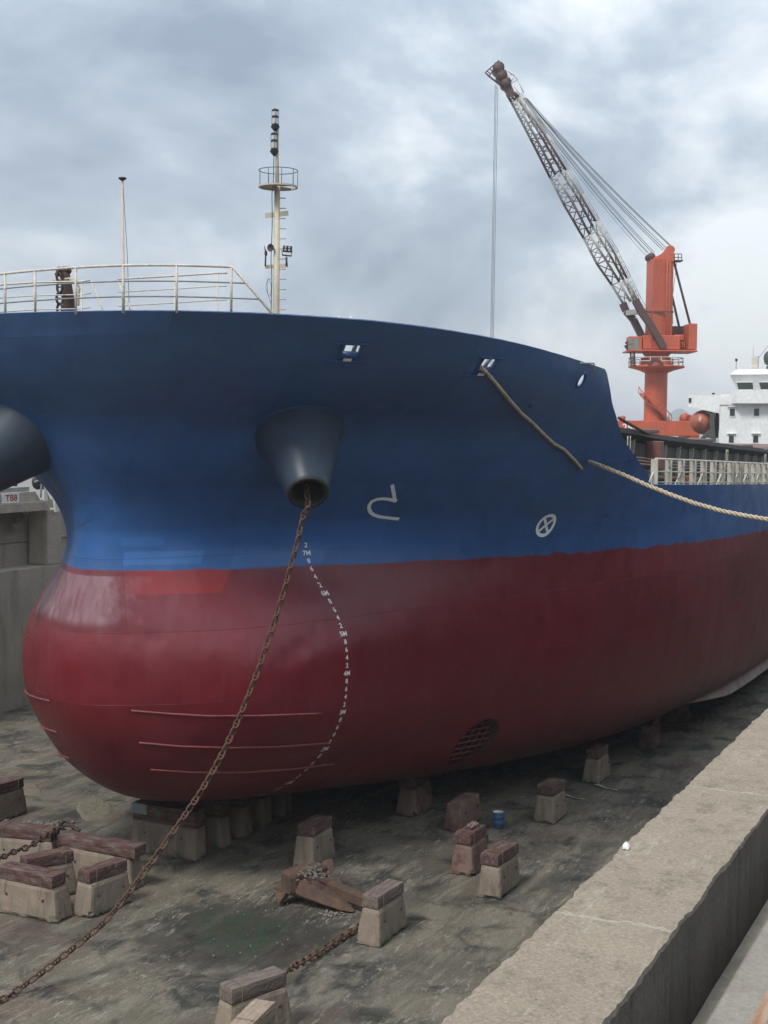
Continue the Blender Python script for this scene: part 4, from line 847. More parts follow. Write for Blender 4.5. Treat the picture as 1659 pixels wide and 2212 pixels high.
for k, (u0_, u1_, lab) in enumerate(((1425, 1567, 'pale green guard frame with flat posts just behind the bow section'), (1592, 1765, 'rust-streaked guard frame on the main deck edge, cut off by the right edge'))):
    us = np.linspace(u0_, u1_, 9); P_ = []
    x_a = hit(u0_, 1050)[0].x; x_b = x_a + 9.3 if k == 0 else hit(min(u1_, 1655), 1049)[0].x + 4
    for x in np.linspace(x_a, x_b, 9): z_ = float(ztop(x)); p, n_ = side(x, z_ - .08); P_.append(Vector((x, p.y + .16, z_ - .02)))
    go = empty('guard_frame', tuple(P_[4]), 0, lab, 'guard frame', 'guard frames along the deck edge')
    for i, p in enumerate(P_):
        m = MB(); m.box(p + Vector((0, 0, .40)), (.07, .22, .86)); po = add('post', m, M['stay'], go)
        if i % 2 == 0: m = MB(); m.bar(p + Vector((0, .02, .42)), p + Vector((-.45, .12, -.05)), .05, .04); add('brace', m, M['stay'], po)
    for h_, r_ in ((.84, .035), (.44, .025), (.1, .02)): m = MB(); m.tube([p + Vector((0, -.03, h_)) for p in P_], r_, 6); add('rail', m, M['rail'], go)
for k in range(14):
    x = 44 + k * 1.55 + random.uniform(-.3, .3); z_ = 7.36; h_ = random.uniform(.5, 1.5); m = MB(); m.box((x, 12.2 + random.uniform(-.2, .2), z_ + h_ / 2), (random.uniform(.3, .8), .4, h_), bev=.03); add('deck_locker', m, M[random.choice(['dkgreen', 'coam', 'coam_red', 'dkgreen'])], ship)
p, n_ = hit(1340, 905); m_pts = [Vector((38.2, 11.4, 10.62)), Vector((41.0, 12.1, 10.35)), Vector((44, 12.6, 10.35)), Vector((47.5, 12.95, 10.22))]
m = MB(); m.tube(smooth_path([at_plane(u, v, (45, 12.4, 9), Vector((-.1, 1, 0)).normalized()) for u, v in ((1337, 903), (1360, 916), (1390, 932), (1420, 943), (1450, 952))]), .05, 8); tag(add('mooring_rope', m, M['rustdark']), 'dark mooring rope running from the bow section to the hatch coaming', 'rope')
# small pipe bracket and cleats on the bow bulwark
q0 = at_z(1255, 783, 12.0); q1 = at_z(1283, 787, 12.0); p0, _ = hit(1283, 797); 
m = MB(); b0 = at_d(1254, 784, 35.4); b1 = at_d(1283, 785, 36.0); m.tube([b0, b1, b1 - Vector((0, 0, .25))], .022, 8); add('top_rail', m, M['steelgrey'], ship)
m = MB(); D1 = 32.2
for u, v, w_, h_ in ((885, 706, .05, .10), (896, 706, .07, .09), (765, 697, .02, .06), (888, 712, .14, .05)): m.box(at_d(u, v + 3, D1 if u > 800 else 30.9), (w_, w_, h_ * 1.6))
add('bulwark_cleat', m, M['black'], ship)
m = MB(); m.tube(smooth_path([at_d(u, v, 31.0) for u, v in ((797, 715), (797, 701), (801, 697.5), (807, 700), (812, 705))]), .016, 6); add('wire_loop', m, M['blue'], ship)
# ================================================================== superstructure
def cS(x, y): return (2680 + x / 4.8227) / 1.8228, (1350 + y / 4.8227) / 1.8228
XS = 140.0
def S(x, y, xx=XS): return at_x(*cS(x, y), xx)
ss = empty('superstructure', (XS, YC, 7.35), 0); ss.parent = ship; ss.matrix_parent_inverse = world_of(ship).inverted()
yh = S(735, 1600).y; zw0 = S(735, 1340).z
m = MB(); m.box((XS + 5, YC, (7.35 + 13.9) / 2), (10, 2 * (yh - YC), 13.9 - 7.35)); add('deckhouse', m, M['ship_white'], ss)
yw = S(150, 1100).y; zt_ = S(150, 1000).z; zbl = S(150, 1215).z
for sg in (1, -1):
    m = MB(); poly = [(yw, zt_), (yw, zbl), (yh - .02, zw0), (yh - .02, 12.9), (YC + 6.5, 12.9), (YC + 6.5, zt_)]; poly = [(YC + sg * (a_ - YC), b_) for a_, b_ in poly]
    m.prism(poly, XS - .12, XS + 2.4, Matrix(((0, 0, 1), (1, 0, 0), (0, 1, 0)))); wgo = add('bridge_wing', m, M['ship_white'], ss)
    m = MB(); c_ = S(185, 1090); m.box((XS - .16, YC + sg * (c_.y - YC), c_.z), (.1, .25, .45)); add('sidelight_box', m, M['black'], wgo)
    m = MB(); m.tube([(XS, YC + sg * (S(q, 940).y - YC), S(q, 940).z) for q in (180, 600, 1000)], .02, 5); m.tube([(XS, YC + sg * (S(180, 940).y - YC), S(180, 940 + k * 60).z) for k in (0, 1)], .02, 5); add('wing_rail', m, M['ship_white'], wgo)
    m = MB(); c_ = S(628, 965); m.box((XS - .1, YC + sg * (c_.y - YC), c_.z), (.2, .26, .16)); add('deck_light', m, M['black'], wgo)
yf = S(1120, 1000).y; m = MB(); z0_, z1_ = S(1120, 1152).z, S(1120, 905).z; y2 = S(965, 1165).y
m.prism([(yf - YC, -1.0), (y2 - YC, -.12), (y2 - YC, 1), (-(y2 - YC), 1), (-(y2 - YC), -.12), (-(yf - YC), -1.0)], z0_, z1_, Matrix(((0, 1, 0), (1, 0, 0), (0, 0, 1))), (XS, YC, 0)); add('front_bulwark', m, M['ship_white'], ss)
# wheelhouse with outward leaning windows
yb = S(1060, 900).y - YC; ye = S(945, 610).y - YC; zb_ = z1_ - .15; ze = S(945, 612).z; zr = S(1030, 505).z; yr = S(1030, 505).y - YC
m = MB(); vs_ = []
for (hy, xx, z_) in ((yb, XS + .8, zb_), (ye, XS - .2, ze), (ye, XS - .25, ze + .04), (yr, XS + .5, zr)): vs_ += [(xx, YC - hy, z_), (xx, YC + hy, z_), (XS + 8, YC + hy, z_), (XS + 8, YC - hy, z_)]
m.add(vs_, [(4 * i + k, 4 * i + (k + 1) % 4, 4 * i + 4 + (k + 1) % 4, 4 * i + 4 + k) for i in range(3) for k in range(4)] + [(12, 13, 14, 15)]); wh = add('wheelhouse', m, M['ship_white'], ss)
def slant(y_, z_, o=0.0): t_ = (z_ - zb_) / (ze - zb_); return Vector((XS + .8 - 1.0 * t_ - o, y_, z_))
ya, yb2 = S(1050, 760).y, S(1370, 760).y; pitchw = S(1475, 760).y - ya; zt2, zb2 = S(1200, 742).z, S(1200, 890).z
for k in range(7):
    a_, b_ = ya + pitchw * k, yb2 + pitchw * k
    if b_ < 2 * YC - ya - .5: break
    m = MB(); q = [slant(a_, zt2, .05), slant(a_ - .12, zb2, .05), slant(b_, zb2, .05), slant(b_, zt2, .05)]; 
    m.quad(*q); wdw = add('window', m, M['glass'], wh); m = MB()
    for i in range(4): m.bar(q[i] + Vector((-.02, 0, 0)), q[(i + 1) % 4] + Vector((-.02, 0, 0)), .07, .09)
    add('frame', m, M['ship_white'], wdw)
for (cx_, cy_, has) in ((985, 1320, 1), (1445, 1318, 1), (965, 1830, 1), (1428, 1828, 1)):
    c_ = S(cx_, cy_)
    for k in range(5):
        y_ = c_.y - k * (S(985, 1320).y - S(1445, 1318).y) * (2 if cx_ < 1200 else 2)
        if y_ < 2 * YC - yh + 1: break
        m = MB(); m.box((XS - .015, y_, c_.z), (.05, .50, .72), bev=.01); wdw = add('window', m, M['glass'], ss)
        m = MB(); m.box((XS - .03, y_, c_.z + .40), (.09, .62, .06)); m.box((XS - .03, y_, c_.z - .40), (.09, .62, .06))
        for sx in (-.28, .28): m.box((XS - .03, y_ + sx, c_.z), (.09, .06, .74))
        add('frame', m, M['ship_white'], wdw); m = MB(); m.box((XS - .12, y_, c_.z + .56), (.26, .9, .05)); add('eyebrow', m, M['ship_white'], wdw)
m = MB(); zz = S(1050, 430).z; 
for h_ in (zz, zz - .35): m.tube([(XS + 1.2, YC + (S(1050, 430).y - YC) * k, h_) for k in (1, .5, 0, -.5, -1)], .025, 5)
for k in (1, .5, 0, -.5, -1): m.tube([(XS + 1.2, YC + (S(1050, 430).y - YC) * k, zr), (XS + 1.2, YC + (S(1050, 430).y - YC) * k, zz)], .025, 5)
add('roof_rail', m, M['ship_white'], ss)
c_ = S(1058, 325, XS + 1.5); m = MB(); m.box(c_, (.25, .22, .3), bev=.04); m.tube([c_, Vector((c_.x, c_.y, zr))], .025, 5); add('searchlight', m, M['black'], ss)
c0_, c1_ = S(1415, 280, XS + 2), S(1415, 475, XS + 2); m = MB(); m.box((c0_ + c1_) / 2, (.5, .62, c0_.z - c1_.z + .3), bev=.04); add('roof_locker', m, M['rail'], ss)
c_ = S(1690, 300, XS + 3); m = MB(); m.lathe([(.01, .75), (.35, .7), (.55, .4), (.6, 0), (.5, -.45), (.3, -.6), (.3, -1.6)], c_, 20); add('satellite_dome', m, M['dkgreen'], ss)
m = MB(); m.tube([S(1400, 385, XS + 2), S(1659, 60, XS + 3), S(2100, -500, XS + 4)], .025, 5); m.tube([S(1590, 420, XS + 2), S(1640, 320, XS + 3)], .02, 5); m.tube([S(1380, 280, XS + 2), S(1376, 80, XS + 2)], .015, 5); add('aerial', m, M['wire'], ss)
# lifeboat in its cradle on the starboard side
lc = S(378, 1505, XS + .5); lb = empty('lifeboat', (lc.x + 3, lc.y, lc.z - 1.2), 0, 'enclosed orange lifeboat hanging under the bridge wing beside the white deckhouse', 'lifeboat')
m = MB(); rw, rh = 1.18, 1.25; prof = [(.04, -.6), (.62, -.35), (.92, .2), (1, 1.2), (1, 4.4), (.9, 5.4), (.5, 6.1), (.05, 6.3)]
m.lathe(prof, (0, 0, 0), 28); m.v = [(lc.x + c2_, lc.y + a_ * rw, lc.z + b_ * rh * (1.0 if b_ < 0 else 1.0)) for a_, b_, c2_ in m.v]; add('hull_shell', m, M['lifeboat'], lb)
m = MB(); m.lathe([(1.03, .3), (1.05, 1.2), (1.05, 4.4)], (0, 0, 0), 28); m2 = MB(); vs_ = []
for a_ in np.linspace(-.95, .95, 13): vs_.append((lc.x + .1 + .55 * a_ * a_, lc.y + a_ * rw * 1.06, lc.z))
m2.tube(vs_, .06, 6); add('fender_band', m2, M['coam_red'], lb)
m = MB(); m.box((lc.x + .28, lc.y - .15, lc.z + .52), (.2, .7, .36), bev=.05); add('bow_window', m, M['glass'], lb)
dv = empty('lifeboat_davit', (lc.x, lc.y - 1.3, 8.6), 0, 'dark green lifeboat davit frame between lifeboat and deckhouse', 'davit')
m = MB(); P1, P2, P3 = S(600, 1330, XS + .2), S(620, 1880, XS + .2), S(360, 1880, XS + .2); m.bar(S(470, 1270, XS + .2), P1, .3, .5); m.bar(P1, P2, .45, .4); add('upright', m, M['dkgreen'], dv)
m = MB(); m.bar(P3, S(570, 1660, XS + .2), .3, .35); m.bar(S(430, 1760, XS + .2), S(640, 1790, XS + .2), .2, .3); add('brace', m, M['dkgreen'], dv)
m = MB(); m.box(S(690, 1560, XS + 2), (.3, .3, 2.6)); add('winch_post', m, M['rustdark'], dv)
# ================================================================== portal crane on the far quay
CRP = Vector((161, 42, 6.95)); crn = empty('portal_crane', tuple(CRP), 0, 'tall orange dock crane with a red and white lattice jib behind the ship', 'crane')
def K(u, v, off=0.0): return at_plane(u, v, CRP - d_h * off, d_h)
PXM = (CRP - CAM).dot(d_h) / F_PX
Mc = Matrix((r_h, d_h, UPV)).transposed()
def K2(x, y): return (2400 + x / 2.4575) / 1.8228, (900 + y / 2.4575) / 1.8228
def KC(x, y, off=0.0): return K(*K2(x, y), off)
def pxbox(mb, u0_, u1_, v0_, v1_, dep, off=0.0, bev=.05, rz=0.0):
    a_, b_ = K(u0_, v0_, off), K(u1_, v1_, off); c_ = (a_ + b_) / 2; mb.box(c_, ((b_ - a_).dot(r_h), dep, abs(a_.z - b_.z)), Mc @ Matrix.Rotation(rz, 3, 'Z'), bev); return c_
m = MB(); pxbox(m, 1230, 1503, 907, 942, 3.2); add('portal_girder', m, M['orange'], crn)
for u0_, u1_ in ((1236, 1262), (1485, 1503)):
    m = MB(); pxbox(m, u0_, u1_, 903, 990, 3.0, .02); add('portal_leg', m, M['orange'], crn)
for sd_ in (-1,):
    m = MB(); pxbox(m, 1240, 1262, 907, 990, 2.4, -9, .05); pxbox(m, 1470, 1490, 907, 990, 2.4, -9); pxbox(m, 1235, 1495, 907, 935, 2.4, -9); add('rear_portal', m, M['orange'], crn)
for u, r_ in ((1479, .8), (1488, .6), (1345, .4)):
    m = MB(); c_ = K(u, 903); m.lathe([(.02, -.4), (1, -.4), (1, .4), (.02, .4)], c_, 16, Matrix((r_h, UPV, -d_h)).transposed() @ Matrix.Diagonal((r_ * .7, r_ * .7, 1))); add('cable_drum', m, M['orange'], crn)
def LZ(v): return K(1417, v).z
cxc = K(1416.5, 850); rc = 24.3 * PXM
def lathe_px(prof, u_c=1416.5, n=32): 
    mm = MB(); mm.lathe([(r_ * PXM, K(u_c, v).z - K(u_c, 850).z) for r_, v in prof], K(u_c, 850), n); return mm
add('column', lathe_px([(24.5, 912), (24.2, 803)]), M['orange'], crn)
po = add('slewing_platform', lathe_px([(24.2, 806), (38, 800), (59.5, 794.5), (59.5, 790.5), (20, 790.5)]), M['orange'], crn)
add('slewing_ring', lathe_px([(36, 790.6), (36, 776), (33, 773.5), (26, 773), (25, 770), (31, 763), (34, 758)]), M['orange'], crn)
m = MB()
for h_ in (774, 782):
    m.tube([K(1416.5, h_) + r_h * math.cos(a_) * 58 * PXM + d_h * math.sin(a_) * 58 * PXM for a_ in np.linspace(0, 2 * math.pi, 33)], .05, 5, False)
for a_ in np.linspace(0, 2 * math.pi, 17)[:-1]: b_ = K(1416.5, 790) + r_h * math.cos(a_) * 58 * PXM + d_h * math.sin(a_) * 58 * PXM; t_ = b_ + Vector((0, 0, 16 * PXM)); m.tube([b_, t_], .05, 5)
add('platform_rail', m, M['rail'], po)
m = MB(); pxbox(m, 1352, 1497, 757.5, 762.5, 5.0, 0, .05); add('machinery_deck', m, M['orange'], crn)
m = MB(); pxbox(m, 1384, 1462, 726, 757.3, 3.6, 0, .08); add('machinery_house', m, M['orange'], crn)
m = MB(); pxbox(m, 1356, 1384, 727.5, 757.4, 1.9, .6, .06); cab = add('operator_cab', m, M['orange'], crn)
for u0_, u1_, v0_, v1_ in ((1357.5, 1367.5, 731, 743), (1357.5, 1367.5, 745, 755), (1369, 1380, 731, 755)):
    m = MB(); pxbox(m, u0_, u1_, v0_, v1_, .08, 1.56, .01); add('cab_window', m, M['cabglass'] if 'cabglass' in M else M.setdefault('cabglass', simple('cab_glass', (.16, .20, .18), (.22, .26, .24), .5, .2, 0, 0)), cab)
m = MB(); m.bar(K(1354, 740, .9), K(1351, 741, .9), .25, .25); m.bar(K(1354, 748, .9), K(1350, 750, .9), .3, .4); m.tube([K(1355, 735, .9), K(1354.5, 757, .9)], .06, 5); add('cab_lamps', m, M['black'], cab)
m = MB(); pxbox(m, 1481, 1497.5, 701, 757.4, 3.8, 0, .06); add('counterweight_house', m, M['orange'], crn)
m = MB(); pxbox(m, 1450, 1481, 705, 757.3, 1.0, -1.5, .02); add('winch_bay', m, M['jib_dark'], crn)
m = MB(); pxbox(m, 1455, 1477, 723, 736, .6, .3, .1); add('hoist_drum', m, M['orange'], crn)
m = MB()
for k in range(5): m.tube([K(1462 + k * 4, 738, 1.2), K(1462 + k * 4, 757, 1.2)], .05, 5)
for v in (740, 748): m.tube([K(1456, v, 1.2), K(1481, v, 1.2)], .05, 5)
add('deck_rail', m, M['orange'], crn)
# tower: tapered box seen on its edge
def towerp(u, v, off): return K(u, v, off)
m = MB(); q = []
for v, e_ in ((760, 0), (676, 0), (560, 0)):
    sh = (v - 560) * .022
    q += [towerp(1411.5 - sh, v, 1.9), towerp(1455.5 - sh, v, .9), towerp(1441 - sh, v, -2.2), towerp(1397 - sh, v, -1.0)]
m.add(q, [(4 * i + k, 4 * i + (k + 1) % 4, 4 * i + 4 + (k + 1) % 4, 4 * i + 4 + k) for i in range(2) for k in range(4)] + [(8, 9, 10, 11)]); twr = add('tower', m, M['orange'], crn)
m = MB(); m.bar(towerp(1396, 674, 1.9), towerp(1455, 674, 1.4), .15, .2); add('tower_band', m, M['jib_dark'], twr)
m = MB()
for u in (1440, 1446): m.tube([towerp(u - 1.5, 755, 1.6), towerp(u + 1.5, 560, 1.5)], .06, 5)
for k in range(34): v = 562 + k * 5.7; sh = (v - 560) * .015; m.tube([towerp(1441.5 - sh, v, 1.55), towerp(1447.5 - sh, v, 1.55)], .04, 4)
add('tower_ladder', m, M['orange'], twr)
m = MB(); m.prism([(1411, 563), (1456, 565), (1456, 540), (1449, 531), (1441, 532), (1434, 543), (1428, 549), (1411, 557)], -1.0, 1.1); m.v = [tuple(K(a_, b_, c2_)) for a_, b_, c2_ in m.v]; hd = add('sheave_head', m, M['orange'], twr)
for u, v, r_, of_ in ((1447.5, 540, 9, .3), (1406, 555, 8.5, .2), (1402, 557, 8, -.6)):
    m = MB(); m.lathe([(.02, -.35), (1, -.35), (.9, 0), (1, .35), (.02, .35)], K(u, v, of_), 20, Matrix((r_h, UPV, -d_h)).transposed() @ Matrix.Diagonal((r_ * PXM, r_ * PXM, 1))); add('sheave', m, M['orange'] if u > 1420 else M['jib_dark'], hd)
m = MB(); pxbox(m, 1454, 1473, 563, 565.5, 1.6, 0, .02)
for u in (1457, 1465, 1472.5): m.tube([K(u, 564, .7), K(u, 548, .7)], .05, 5)
for v in (548.5, 556): m.tube([K(1455, v, .7), K(1472.5, v, .7)], .05, 5)
add('top_platform', m, M['jib_dark'], twr)
for (a_, b_, c2_, e_) in ((1456, 566, 1491, 702), (1452, 640, 1467, 706)): m = MB(); m.tube([K(a_, b_, -.3), K(c2_, e_, -.3)], .14, 6); add('back_stay', m, M['jib_dark'], twr)
m = MB(); m.tube([K(1462, 566, .4), K(1453, 640, .4), K(1453, 700, .4)], .03, 5); add('stay_wire', m, M['wire'], twr)
# spiral stair round the column, access ladder to the cab
m = MB()
for k in range(46):
    t_ = k / 45; a_ = R(190) + R(130) * t_; v = 850 + 62 * t_; c_ = K(1416.5, v); e_ = r_h * math.cos(a_) - d_h * -math.sin(a_) * 1.0; p0_ = c_ + e_ * rc; p1_ = c_ + e_ * (rc + .75); m.box((p0_ + p1_) / 2, (.28, .75, .05), Matrix((UPV.cross(e_).normalized(), e_, UPV)).transposed())
add('spiral_stair', m, M['orange'], crn)
m = MB(); path_ = []
for k in range(46): t_ = k / 45; a_ = R(190) + R(130) * t_; c_ = K(1416.5, 850 + 62 * t_ - 14); e_ = r_h * math.cos(a_) + d_h * math.sin(a_); path_.append(c_ + e_ * (rc + .75))
m.tube(path_, .05, 5)
for k in range(0, 46, 5): m.tube([path_[k], path_[k] - Vector((0, 0, 14 * PXM))], .04, 4)
add('stair_rail', m, M['orange'], crn)
m = MB()
for u in (1361.5, 1370): m.tube([K(u - 0, 760, 1.8), K(u + 2, 792, 1.8)], .09, 5)
for k in range(8): m.bar(K(1361.5 + k * .25, 763 + k * 3.8, 1.8), K(1370 + k * .25, 763 + k * 3.8, 1.8), .12, .12)
add('cab_ladder', m, M['jib_dark'], crn)
m = MB(); vs_, fs_ = text_mesh('25t-'); o_ = K(1362, 924, 1.66); m.add([o_ + r_h * v.x * 1.15 + UPV * v.y * 1.15 for v in vs_], fs_); add('capacity_mark', m, M['mark'], crn)
m = MB(); m.lathe([(.3, 0), (.62, 0)], (0, 0, 0), 24, None, False, 0, math.pi); o_ = K(1416.5, 790, 3.42); m.v = [tuple(o_ + r_h * a_ * 1.45 + UPV * b_ * 1.25 - d_h * .0) for a_, b_, c2_ in m.v]; add('ring_emblem', m, M['jib_dark'], crn)
# jib
C1 = [(1095, 205), (1104, 220), (1146, 300), (1189, 385), (1217, 440), (1260.5, 514.5), (1290, 571), (1321.5, 615.6), (1348, 659)]
C2 = [(1102, 203), (1113, 217), (1157.8, 298), (1200, 378), (1235, 434), (1274, 507), (1309, 562), (1338, 609), (1362, 652)]
C3 = [(1112, 199), (1121, 210), (1175.6, 290), (1223, 368), (1253, 420), (1287, 478), (1327.5, 547), (1354, 600.8), (1377, 650)]
C4 = [(1107, 200), (1118, 212), (1168, 292), (1213, 371), (1246, 424), (1281, 490), (1319, 553), (1347, 604), (1371, 651)]
band = ['jib_dark', 'jib_white', 'jib_dark', 'jib_white', 'jib_dark', 'jib_white', 'jib_dark', 'jib_white']
offs = (-1.1, 1.0, 1.2, -.9)
jb = empty('jib', tuple(K(1400, 720)), 0); jb.parent = crn; jb.matrix_parent_inverse = world_of(crn).inverted()
def lerp2(a_, b_, t_): return (a_[0] + (b_[0] - a_[0]) * t_, a_[1] + (b_[1] - a_[1]) * t_)
CH = [(C1, offs[0]), (C2, offs[1]), (C3, offs[2]), (C4, offs[3])]
for i in range(8):
    m = MB(); nb = max(1, int(round((C1[i + 1][1] - C1[i][1]) / 30)))
    for c_, of_ in CH: m.tube([K(*c_[i], of_), K(*c_[i + 1], of_)], .15, 6)
    for k in range(nb):
        ta, tb = k / nb, (k + 1) / nb
        for (ca, oa), (cb, ob) in ((CH[0], CH[1]), (CH[1], CH[2]), (CH[2], CH[3]), (CH[3], CH[0])):
            P_, Q_ = K(*lerp2(ca[i], ca[i + 1], ta), oa), K(*lerp2(cb[i], cb[i + 1], (ta + tb) / 2), ob); T_ = K(*lerp2(ca[i], ca[i + 1], tb), oa)
            m.tube([P_, Q_], .06, 5); m.tube([Q_, T_], .06, 5)
        m.tube([K(*lerp2(C1[i], C1[i + 1], ta), offs[0]), K(*lerp2(C2[i], C2[i + 1], ta), offs[1])], .07, 5)
    add('jib_section', m, M[band[i]], jb)
for pts, of_ in (([(1345, 655), (1352, 672), (1368, 690), (1388, 730)], -.9), ([(1372, 648), (1384, 672), (1404, 700), (1434, 752)], 2.1)):
    m = MB()
    for a_, b_ in zip(pts[:-1], pts[1:]): m.bar(K(*a_, of_), K(*b_, of_), .75, .9, d_h)
    add('jib_leg', m, M['jib_dark'], jb)
m = MB(); m.bar(K(1355, 676, -.5), K(1392, 672, 1.6), .5, .6); add('jib_leg_brace', m, M['jib_white'], jb)
m = MB(); m.prism([(1066, 148), (1070, 139), (1080, 137), (1089, 148), (1092, 160), (1100, 170), (1106, 186), (1114, 205), (1098, 212), (1088, 196), (1079, 178), (1068, 165)], -.9, .9); m.v = [tuple(K(a_, b_, c2_)) for a_, b_, c2_ in m.v]; jh = add('jib_head', m, M['jib_dark'], jb)
for u, v, r_ in ((1076, 150, 12), (1083, 166, 11), (1092, 182, 10)):
    m = MB(); m.lathe([(.02, -1.1), (1, -1.1), (.92, -.6), (1, 0), (.92, .6), (1, 1.1), (.02, 1.1)], K(u, v), 20, Matrix((r_h, UPV, -d_h)).transposed() @ Matrix.Diagonal((r_ * PXM, r_ * PXM, 1))); add('head_sheave', m, M['jib_dark'], jh)
def px_lines(lines, r_, off=.9):
    mm = MB()
    for a_, b_ in lines: mm.tube([K(*a_, off), K(*b_, off)], r_, 5)
    return mm
add('tip_platform', px_lines([((1048, 157), (1078, 130)), ((1048, 157), (1056, 165)), ((1056, 165), (1068, 148)), ((1052, 153), (1060, 160)), ((1058, 148), (1064, 155)), ((1064, 143), (1067, 148)), ((1073, 134), (1077, 139)), ((1054, 164), (1095, 196)), ((1050, 158), (1090, 190)), ((1064, 160), (1070, 166)), ((1070, 164), (1074, 172)), ((1078, 170), (1080, 182))], .07), M['jib_dark'], jh)
add('head_walkway', px_lines([((1091, 150), (1112, 164)), ((1112, 164), (1118, 172)), ((1100, 154), (1105, 162)), ((1112, 164), (1104, 176)), ((1118, 172), (1104, 180)), ((1118, 172), (1131, 200)), ((1131, 200), (1118, 206)), ((1094, 158), (1106, 176)), ((1110, 185), (1124, 206))], .06), M['rail'], jh)
ln = []
for i in range(1, 8):
    a_, b_ = C3[i], C3[i + 1]; ln += [((a_[0] + 8, a_[1] - 5), (b_[0] + 8, b_[1] - 5)), ((a_[0] + 5, a_[1] - 2), (b_[0] + 5, b_[1] - 2))]
    for k in range(5): q = lerp2(a_, b_, k / 5); ln.append(((q[0] + 1, q[1] + 1), (q[0] + 9, q[1] - 5)))
ln += [((1385, 645), (1400, 668)), ((1381, 648), (1397, 672))]
add('jib_walkway', px_lines(ln, .04, 1.3), M['jib_white'], jb)
lines = [((1136, 214), (1447, 531), .055), ((1138, 212), (1450, 531), .05), ((1128, 212), (1398, 546), .04), ((1130, 212), (1401, 546), .04), ((1131, 211), (1408, 545), .045), ((1133, 211), (1413, 545), .045), ((1134, 211), (1432, 541), .05), ((1135, 211), (1437, 540), .05), ((1126, 214), (1394, 551), .03), ((1137, 212), (1440, 536), .045)]
for i, (a_, b_, r_) in enumerate(lines):
    pa, pb = K(*a_, .3 * ((i % 3) - 1)), K(*b_, .3 * ((i % 3) - 1)); m = MB(); sag = .55 if i > 1 else .35; m.tube([pa.lerp(pb, t_) - Vector((0, 0, sag * 4 * t_ * (1 - t_))) for t_ in np.linspace(0, 1, 13)], r_ * .75, 5); add('pendant_rope', m, M['wire'], jb)
for k, (a_, b_) in enumerate((((1069.5, 182), (1055.5, 985)), ((1072, 184), (1058.5, 985)), ((1075.5, 186), (1061, 985)))): m = MB(); m.tube([K(*a_, .4 * k - .4), K(*b_, .4 * k - .4)], .03, 5); add('hoist_rope', m, M['wire'], jb)
# ================================================================== dock blocks
def lumpy(size_b, size_t, h, nx_, ny_, nz_, seed, amp=.0045, chip=.055, bev=.022):
    """rough tapered prism: subdivided, rounded at the edges, worn by noise, chipped near the foot"""
    m = MB(); idx = {}; vs_ = []; fs = []
    def vid(i, j, k):
        if (i, j, k) in idx: return idx[(i, j, k)]
        a_, b_, c_ = i / nx_, j / ny_, k / nz_
        sx = size_b[0] * (1 - c_) + size_t[0] * c_; sy = size_b[1] * (1 - c_) + size_t[1] * c_
        p = Vector(((a_ - .5) * sx, (b_ - .5) * sy, c_ * h)); ex = [abs(a_ - .5) > .499, abs(b_ - .5) > .499, c_ > .999 or c_ < .001]; cnt = sum(ex)
        n_ = Vector(((a_ - .5) * 2 if ex[0] else 0, (b_ - .5) * 2 if ex[1] else 0, (1 if c_ > .5 else -1) if ex[2] else 0))
        if cnt >= 2: p -= n_ * bev * (.7 + .8 * abs(fbm(p.x * 4 + seed, p.y * 4, p.z * 4)))
        q = Vector((p.x * 3.1 + seed * 7.7, p.y * 3.1, p.z * 3.1)); d_ = fbm(q.x, q.y, q.z) * amp * 1.6 + fbm(q.x * 4, q.y * 4, q.z * 4) * amp * .8
        if n_.length > 0: p += n_.normalized() * d_
        if chip and cnt >= 2 and c_ < .35:
            cc = fbm(q.x * 1.3 + 9, q.y * 1.3, q.z * 1.3)
            if cc > .12: p -= n_ * chip * cc * 2.2
        idx[(i, j, k)] = len(vs_); vs_.append(p); return idx[(i, j, k)]
    for i in range(nx_):
        for j in range(ny_): fs.append((vid(i, j, 0), vid(i, j + 1, 0), vid(i + 1, j + 1, 0), vid(i + 1, j, 0))); fs.append((vid(i, j, nz_), vid(i + 1, j, nz_), vid(i + 1, j + 1, nz_), vid(i, j + 1, nz_)))
    for i in range(nx_):
        for k in range(nz_): fs.append((vid(i, 0, k), vid(i + 1, 0, k), vid(i + 1, 0, k + 1), vid(i, 0, k + 1))); fs.append((vid(i, ny_, k), vid(i, ny_, k + 1), vid(i + 1, ny_, k + 1), vid(i + 1, ny_, k)))
    for j in range(ny_):
        for k in range(nz_): fs.append((vid(0, j, k), vid(0, j, k + 1), vid(0, j + 1, k + 1), vid(0, j + 1, k))); fs.append((vid(nx_, j, k), vid(nx_, j + 1, k), vid(nx_, j + 1, k + 1), vid(nx_, j, k + 1)))
    m.add(vs_, fs, False); return m
bseed = [0]
